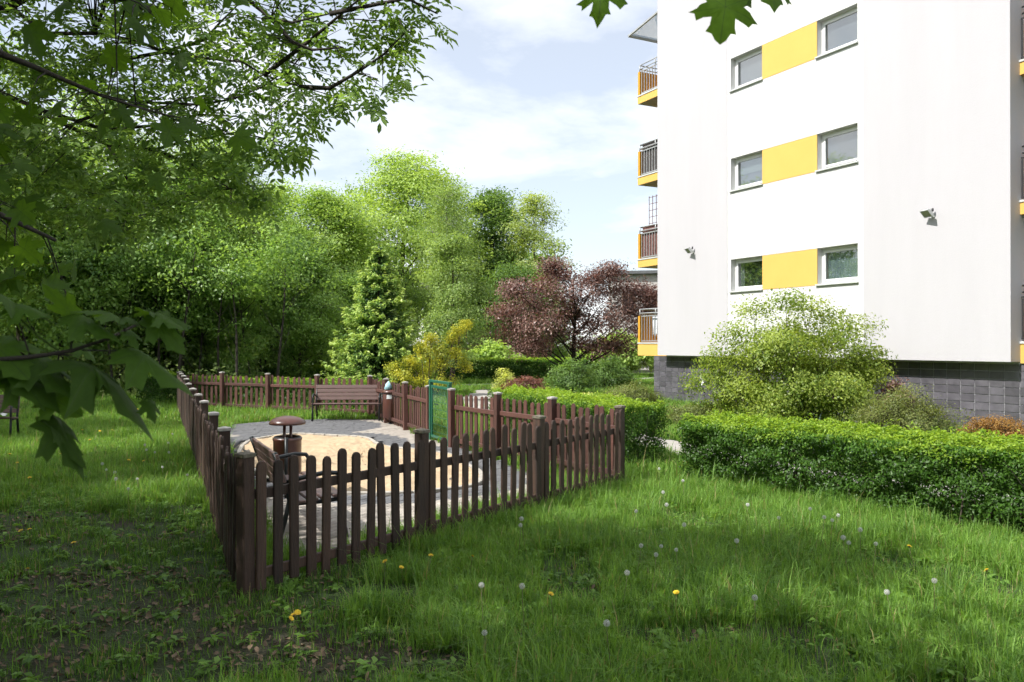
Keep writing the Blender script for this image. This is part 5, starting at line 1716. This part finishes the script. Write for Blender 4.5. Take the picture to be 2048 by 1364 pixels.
def grass_patch(name, seed, size, dens, hmin, hmax, w, lean=.45, tallf=.05, weedf=.05, gap=0.0, vs_=.5, ros=0):
    """a square of turf; blades gather in tufts"""
    rng = np.random.default_rng(seed)
    n = int(size * size * dens)
    nt = max(8, int(size * size * 160 * (9.0e-3 / w)))
    tx, ty = rng.uniform(-.5, .5, nt) * size, rng.uniform(-.5, .5, nt) * size
    th = rng.uniform(.75, 1.25, nt); tv = rng.normal(size=nt) * .14
    if gap:
        g = np.sin(tx / size * 9 + seed) * np.sin(ty / size * 8 + seed * 2.3)
        th = np.where(g > 1 - 2 * gap * .6, .35, th)
    k = rng.integers(0, nt, n)
    sp = .045 * (w / .006) ** .7
    x, y = tx[k] + rng.normal(size=n) * sp, ty[k] + rng.normal(size=n) * sp
    x = np.where(np.abs(x) > size * .56, rng.uniform(-.5, .5, n) * size, x); y = np.where(np.abs(y) > size * .56, rng.uniform(-.5, .5, n) * size, y)
    hh = rng.uniform(hmin, hmax, n) * th[k]
    hh = np.where(rng.random(n) < tallf, hh * rng.uniform(1.4, 2.1, n), hh)
    t = rng.uniform(0, 6.283, n)
    bend = (np.abs(rng.normal(size=n)) * lean + .1) * hh
    wd = w * rng.uniform(.6, 1.15, n)
    dx, dy = np.cos(t), np.sin(t)
    sx, sy = -dy * wd * .5, dx * wd * .5
    z0 = np.full(n, -.01)
    co = np.stack([np.stack([x - sx, y - sy, z0], 1), np.stack([x + sx, y + sy, z0], 1),
                   np.stack([x + dx * bend * .35 + sx * .9, y + dy * bend * .35 + sy * .9, hh * .55], 1), np.stack([x + dx * bend * .35 - sx * .9, y + dy * bend * .35 - sy * .9, hh * .55], 1),
                   np.stack([x + dx * bend + sx * .15, y + dy * bend + sy * .15, hh * (1 - .28 * bend / hh)], 1), np.stack([x + dx * bend - sx * .15, y + dy * bend - sy * .15, hh * (1 - .28 * bend / hh)], 1)], 1).reshape(-1, 3)
    b = (np.arange(n) * 6)[:, None]
    lp = np.concatenate([b + np.array([[0, 1, 2, 3]]), b + np.array([[3, 2, 4, 5]])], 1).reshape(-1, 4)
    v = np.clip(vs_ + tv[k] + rng.normal(size=n) * .17, 0, 1)
    v = np.minimum(v, .88); v = np.where(rng.random(n) < .045, 1.0, v)
    va = np.repeat(v, 2)
    # broad weed leaves between the blades
    m = int(n * weedf)
    if m:
        c = rng.integers(0, max(3, m // 9), m)
        wx, wy = rng.uniform(-.45, .45, max(3, m // 9)) * size, rng.uniform(-.45, .45, max(3, m // 9)) * size
        t = rng.uniform(0, 6.283, m); r = rng.uniform(.01, .07, m)
        p = np.stack([wx[c] + np.cos(t) * r, wy[c] + np.sin(t) * r, rng.uniform(.02, hmax * .55, m)], 1)
        ax = unit(np.stack([np.cos(t), np.sin(t), rng.uniform(-.1, .8, m)], 1)); nn = unit(np.array([0, 0, 1.0]) + rng.normal(size=(m, 3)) * .3)
        ax = unit(ax - nn * np.sum(ax * nn, 1, keepdims=True)); sd = np.cross(nn, ax)
        L = rng.uniform(.03, .085, m)[:, None] * (w / .006) ** .4; W = L * rng.uniform(.3, .6, m)[:, None]
        q = np.stack([p - ax * L * .5, p + sd * W * .5 + nn * W * .12, p + ax * L * .5 - nn * L * .12, p - sd * W * .5 + nn * W * .12], 1).reshape(-1, 3)
        lp = np.concatenate([lp, len(co) + np.arange(m * 4).reshape(-1, 4)])
        co = np.concatenate([co, q]); va = np.concatenate([va, np.clip(.42 + rng.normal(size=m) * .15, 0, 1)])
    for r_ in range(ros):
        cx_, cy_ = rng.uniform(-.4, .4, 2) * size
        m = int(rng.integers(7, 13)); t = rng.uniform(0, 6.283, m); L = rng.uniform(.09, .17, m); W = L * rng.uniform(.20, .30, m)
        el = rng.uniform(.15, .8, m)
        d = np.stack([np.cos(t) * np.cos(el), np.sin(t) * np.cos(el), np.sin(el)], 1); sd = np.stack([-np.sin(t), np.cos(t), np.zeros(m)], 1)
        b0 = np.array([cx_, cy_, .01]); L = L[:, None]; W = W[:, None]; dn = np.array([0, 0, 1.0])
        q0 = b0 + d * .01; q1 = b0 + d * L * .55; q2 = b0 + d * L - dn * L * .28
        up_ = np.cross(d, sd) * -.10
        q = np.stack([q0 - sd * W * .12, q0 + sd * W * .12, q1 + sd * W * .5 + up_ * W, q1 - sd * W * .5 + up_ * W, q1 - sd * W * .5 + up_ * W, q1 + sd * W * .5 + up_ * W, q2 + sd * W * .12, q2 - sd * W * .12], 1).reshape(-1, 3)
        lp = np.concatenate([lp, len(co) + np.arange(m * 8).reshape(-1, 4)])
        co = np.concatenate([co, q]); va = np.concatenate([va, np.repeat(np.clip(.45 + rng.normal(size=m) * .15, 0, .85), 2)])
    return np_mesh(name, co, None, M["grassm"], {"v": va}, lp)

def allowed(X, Y):
    ok = ~inpoly(X, Y, PAVE)
    ok &= ~inpoly(X, Y, SAND)
    ok &= poly_d(X, Y, PATH1) > .66
    ok &= poly_d(X, Y, PATH2) > 1.32
    uu = (X - 4.6) * .46 + (Y - 26) * -.888; ww = (X - 4.6) * .888 + (Y - 26) * .46
    return ok & ~((ww > .2) & (uu > -.7))

def turf_cells(y0, y1, size, sub):
    """centres of whole squares of turf, and of the small tufts filling up to the edges of paths and paving"""
    ys = np.arange(y0, y1, size) + size / 2
    xs = np.arange(-int(.74 * y1 / size) - 1, int(.74 * y1 / size) + 2) * size
    X, Y = np.meshgrid(xs, ys); X, Y = X.ravel(), Y.ravel()
    sel = np.abs(X) < .70 * Y + size
    X, Y = X[sel], Y[sel]
    full = allowed(X, Y)
    for (a, b) in ((-.5, -.5), (.5, -.5), (-.5, .5), (.5, .5), (0, .5), (0, -.5), (.5, 0), (-.5, 0)):
        full &= allowed(X + a * size, Y + b * size)
    eX, eY = X[~full], Y[~full]
    g = (np.arange(sub) + .5) / sub - .5
    gx, gy = np.meshgrid(g * size, g * size)
    sx = (eX[:, None] + gx.ravel()[None]).ravel(); sy = (eY[:, None] + gy.ravel()[None]).ravel()
    rg = np.random.default_rng(int(y0 * 100))
    sx = sx + rg.normal(size=len(sx)) * size / sub * .25; sy = sy + rg.normal(size=len(sy)) * size / sub * .25
    a = allowed(sx, sy)
    return X[full], Y[full], sx[a], sy[a]

def turf(name_label, y0, y1, size, sub, variants, pick, seed, jr=.04):
    rng = np.random.default_rng(seed)
    X, Y, sx, sy = turf_cells(y0, y1, size, sub)
    kd = pick(rng, X, Y)
    kd2 = rng.integers(len(variants) - 2, len(variants), len(sx))
    pts = np.concatenate([np.stack([X, Y, np.zeros(len(X))], 1), np.stack([sx, sy, np.zeros(len(sx))], 1)])
    o = grass_field("grass", name_label, pts, np.concatenate([np.full(len(X), 1.0), rng.uniform(.75, 1.25, len(sx))]), np.concatenate([kd, kd2]), variants, seed)
    rot = np.zeros((len(pts), 3), np.float32)
    rot[:len(X), 2] = rng.integers(0, 4, len(X)) * (math.pi / 2); rot[len(X):, 2] = rng.uniform(0, 6.283, len(sx))
    o.data.attributes["rot"].data.foreach_set("vector", rot.ravel())
    return o

NS = .45
nearv = [grass_patch("turf_a%d" % k, 400 + k, NS, 6200, .05, .145, .0060, vs_=.48 + .03 * (k % 3), weedf=(.04, .10, .22, .06, .14)[k], ros=(1, 0, 1, 3, 2)[k]) for k in range(5)] + \
        [grass_patch("turf_b%d" % k, 410 + k, NS, 5200, .08, .21, .0060, .65, .07, vs_=.47, ros=k) for k in range(3)] + \
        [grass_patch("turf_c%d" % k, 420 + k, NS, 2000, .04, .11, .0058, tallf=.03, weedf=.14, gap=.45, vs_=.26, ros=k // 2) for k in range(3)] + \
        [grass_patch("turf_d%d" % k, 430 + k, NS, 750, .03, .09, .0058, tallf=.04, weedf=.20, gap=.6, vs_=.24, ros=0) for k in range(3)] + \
        [grass_patch("turf_e%d" % k, 440 + k, .12, 5200, .06, .18, .0060, weedf=.03) for k in range(2)]
def pick_near(rng, X, Y):
    N = len(X)
    p = np.sin(X * 2.1 + 1) * np.sin(Y * 1.7) + .6 * np.sin(X * 4.7 + Y * 3.1)
    kd = rng.integers(0, 5, N)
    kd = np.where((p > .45) | (rng.random(N) < .12), rng.integers(5, 8, N), kd)
    kd = np.where((p < -.75), rng.integers(8, 11, N), kd)
    kd = np.where((seg_d(X, Y, A, B) < .3) & (rng.random(N) < .7), rng.integers(5, 8, N), kd)
    sh = np.clip((-X - .5) / 1.2, 0, 1) * np.clip((10.6 - Y) / 1.8, 0, 1)  # sparse turf here, blades darkened to put deeper shade into their colour
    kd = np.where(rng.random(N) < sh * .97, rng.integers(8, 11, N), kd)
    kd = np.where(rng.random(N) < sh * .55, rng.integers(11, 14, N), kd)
    for (bx, by) in bare:
        kd = np.where(np.hypot((X - bx) / 1.5, Y - by) < .26, rng.integers(11, 14, N) if bx < -.3 else rng.integers(8, 11, N), kd)
    return kd
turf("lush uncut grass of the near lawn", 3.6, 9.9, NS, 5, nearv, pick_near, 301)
MS = .9
midv = [grass_patch("turf_f%d" % k, 450 + k, MS, 2300, .07, .20, .0085) for k in range(6)] + [grass_patch("turf_g%d" % k, 460 + k, MS, 2300, .04, .11, .0085, weedf=.08) for k in range(3)] + \
       [grass_patch("turf_h%d" % k, 465 + k, .2, 2300, .06, .19, .0085) for k in range(2)]
def pick_mid(rng, X, Y):
    kd = rng.integers(0, 6, len(X))
    return np.where(inpoly(X, Y, [A, B, GA, GB, D, C]) | (X < -3.5) & (rng.random(len(X)) < .5), rng.integers(6, 9, len(X)), kd)
turf("sunlit grass further back round the fence", 9.9, 19.8, MS, 5, midv, pick_mid, 303)
FS = 1.8
farv = [grass_patch("turf_i%d" % k, 470 + k, FS, 620, .07, .20, .017) for k in range(4)] + [grass_patch("turf_j%d" % k, 480 + k, .4, 700, .07, .2, .016) for k in range(2)]
turf("distant grass up to the edge of the wood", 19.8, 47, FS, 5, farv, lambda rng, X, Y: rng.integers(0, 4, len(X)), 305)

# dead leaves on the bare soil
rng = np.random.default_rng(310)
P_ = []
for (bx, by) in bare + [(x_, y_) for x_ in (-1.6, -2.4, -3.2, -4.0, -4.8) for y_ in (4.8, 5.6, 6.6, 7.8) if x_ > -.66 * y_]:
    k = 70
    P_.append(np.stack([bx + rng.normal(size=k) * .32, by + rng.normal(size=k) * .22, rng.uniform(.006, .035, k)], 1))
P_ = np.concatenate(P_); N = len(P_)
o = link("leaf_litter", leaf_mesh("leaf_litter", P_, unit(rng.normal(size=(N, 3)) * np.array([1, 1, .15])), unit(np.array([0, 0, 1.0]) + rng.normal(size=(N, 3)) * .35), rng.uniform(.025, .07, N), rng.uniform(.012, .04, N), rng.random(N), M["deadleaf"], hexa=True))
tag(o, "dead brown leaves on bare soil patches", "leaf litter", kind="stuff")

# ------------------------------------------------------------------ dandelions
rng = np.random.default_rng(320)
def clock_mesh():
    n = 46
    i = np.arange(n) + .5
    ph = np.arccos(1 - 2 * i / n); th = np.pi * (1 + 5 ** .5) * i
    d = np.stack([np.cos(th) * np.sin(ph), np.sin(th) * np.sin(ph), np.cos(ph)], 1)
    mb = MB()
    for v in d:
        v = Vector(v); a = v.orthogonal().normalized(); b = v.cross(a)
        mb.add([v * .004 + a * .0003, v * .004 - a * .0003, v * .019 - a * .0003, v * .019 + a * .0003], [(0, 1, 2, 3)])
        c = v * .0215
        for k in range(4):
            t = k * math.pi / 4 + v.x * 3
            e = a * math.cos(t) + b * math.sin(t); f = v.cross(e) * .0006
            mb.add([c - e * .0062 - f, c - e * .0062 + f, c + e * .0062 + f, c + e * .0062 - f], [(0, 1, 2, 3)])
    return mb.mesh("seed_head", M["pappus"])
CK = clock_mesh()
mb = MB(); mb.lathe([(0, -.006), (.004, -.004), (.0055, 0), (.004, .004), (0, .006)], 8); CORE = mb.mesh("seed_core", M["seed"])
mb = MB()
for ring, (rr, zz, nn) in enumerate([(.019, .002, 22), (.014, .006, 16), (.008, .009, 10)]):
    for k in range(nn):
        t = 2 * math.pi * k / nn + ring * .2; d = Vector((math.cos(t), math.sin(t), 0)); s = Vector((-d.y, d.x, 0)) * .0022
        c = Vector((0, 0, zz - .004))
        mb.add([c + d * .002 - s * .5, c + d * .002 + s * .5, d * rr + s + Vector((0, 0, zz)), d * rr - s + Vector((0, 0, zz))], [(0, 1, 2, 3)])
PET = mb.mesh("flower_head", M["petal"])
mb = MB(); mb.lathe([(0, -.012), (.006, -.010), (.008, -.002), (.006, .002), (0, .002)], 8); CALYX = mb.mesh("calyx", M["stem"])
STEMS = []
for s in range(4):
    r = random.Random(s)
    a, b = r.uniform(-.05, .05), r.uniform(-.05, .05)
    mb = MB(); mb.tube([(-a, -b, 0), (-a * .6, -b * .5, .35), (-a * .15, -b * .1, .75), (0, 0, 1.0)], [.0026, .0024, .0021, .0019], 5)
    STEMS.append(mb.mesh("stem", M["stem"]))
UNITS = ["", "first", "second", "third", "fourth", "fifth", "sixth", "seventh", "eighth", "ninth", "tenth", "eleventh", "twelfth", "thirteenth", "fourteenth", "fifteenth", "sixteenth", "seventeenth", "eighteenth", "nineteenth"]
def nth(k):
    if k < 20: return UNITS[k]
    if k % 10 == 0: return ("twentieth", "thirtieth")[k // 10 - 2]
    return ("twenty", "thirty")[k // 10 - 2] + "-" + UNITS[k % 10]
COUNT = {}
def dandelion(px, py, z, clock, s, where):
    Y = F * (EYE - z) / (py - HY)
    o = empty("dandelion", (PX(px, Y), Y, 0), rng.uniform(0, 6))
    COUNT[(clock, where)] = COUNT.get((clock, where), 0) + 1
    order = nth(COUNT[(clock, where)])
    if clock:
        tag(o, "white dandelion seed clock in the %s, %s from the left" % (where, order), "dandelion", "dandelion clocks in the " + where)
    else:
        tag(o, "open yellow dandelion in the %s, %s from the left" % (where, order), "dandelion", "yellow dandelions in the " + where)
    link("stem", STEMS[int(rng.integers(0, 4))], o, scale=(1, 1, z))
    if clock:
        h_ = link("seed_head", CK, o, loc=(0, 0, z + .004), scale=(s, s, s)); link("seed_core", CORE, h_)
    else:
        h_ = link("flower_head", PET, o, loc=(0, 0, z), scale=(s, s, s), rot=(rng.normal() * .3, rng.normal() * .3, 0)); link("calyx", CALYX, h_)
NEAR, LEFT = "grass before the near fence", "shaded lawn left of the fence"
for (x, y) in sorted([(963, 1171), (1044, 1173), (1254, 1146), (1213, 1247), (969, 1266), (1773, 1185), (1509, 1196), (1368, 1050), (1282, 1092), (1322, 1093), (1312, 1110), (1352, 1100), (1333, 1010), (1272, 1023),
               (1495, 1010), (1620, 1018), (1648, 1035), (1664, 1041), (1676, 1031), (1720, 1060), (1697, 1086), (1686, 1076), (1751, 1088), (1473, 1082), (1557, 1036), (1868, 1162), (1043, 1038), (1041, 1051), (1326, 985), (1366, 962), (1318, 938)]):
    dandelion(x, y, rng.uniform(.22, .34), True, rng.uniform(.68, .92), NEAR)
for (x, y) in sorted([(862, 1110), (945, 1112), (1352, 1184), (1102, 1187), (1972, 1140), (1818, 1092), (583, 1236), (589, 1229), (596, 1224), (770, 1122), (803, 1134)]):
    dandelion(x, y, rng.uniform(.16, .24), False, rng.uniform(.9, 1.2), NEAR)
for (x, y) in sorted([(257, 978), (232, 958), (205, 928), (213, 940), (338, 905), (290, 890), (293, 900), (337, 886), (325, 935), (375, 950), (275, 958), (230, 945), (150, 930), (345, 868), (310, 905)]):
    dandelion(x, y, rng.uniform(.22, .32), True, rng.uniform(.7, .95), LEFT)
for (x, y) in sorted([(60, 1058), (42, 1061), (57, 1137), (148, 1085), (60, 955), (250, 802), (263, 803), (275, 818), (286, 820), (165, 860), (200, 862), (258, 920), (287, 922), (20, 908), (35, 925), (122, 908), (152, 836), (205, 812), (225, 860), (95, 842), (180, 880), (240, 838)]):
    dandelion(x, y, rng.uniform(.12, .2), False, rng.uniform(1.0, 1.4), LEFT)
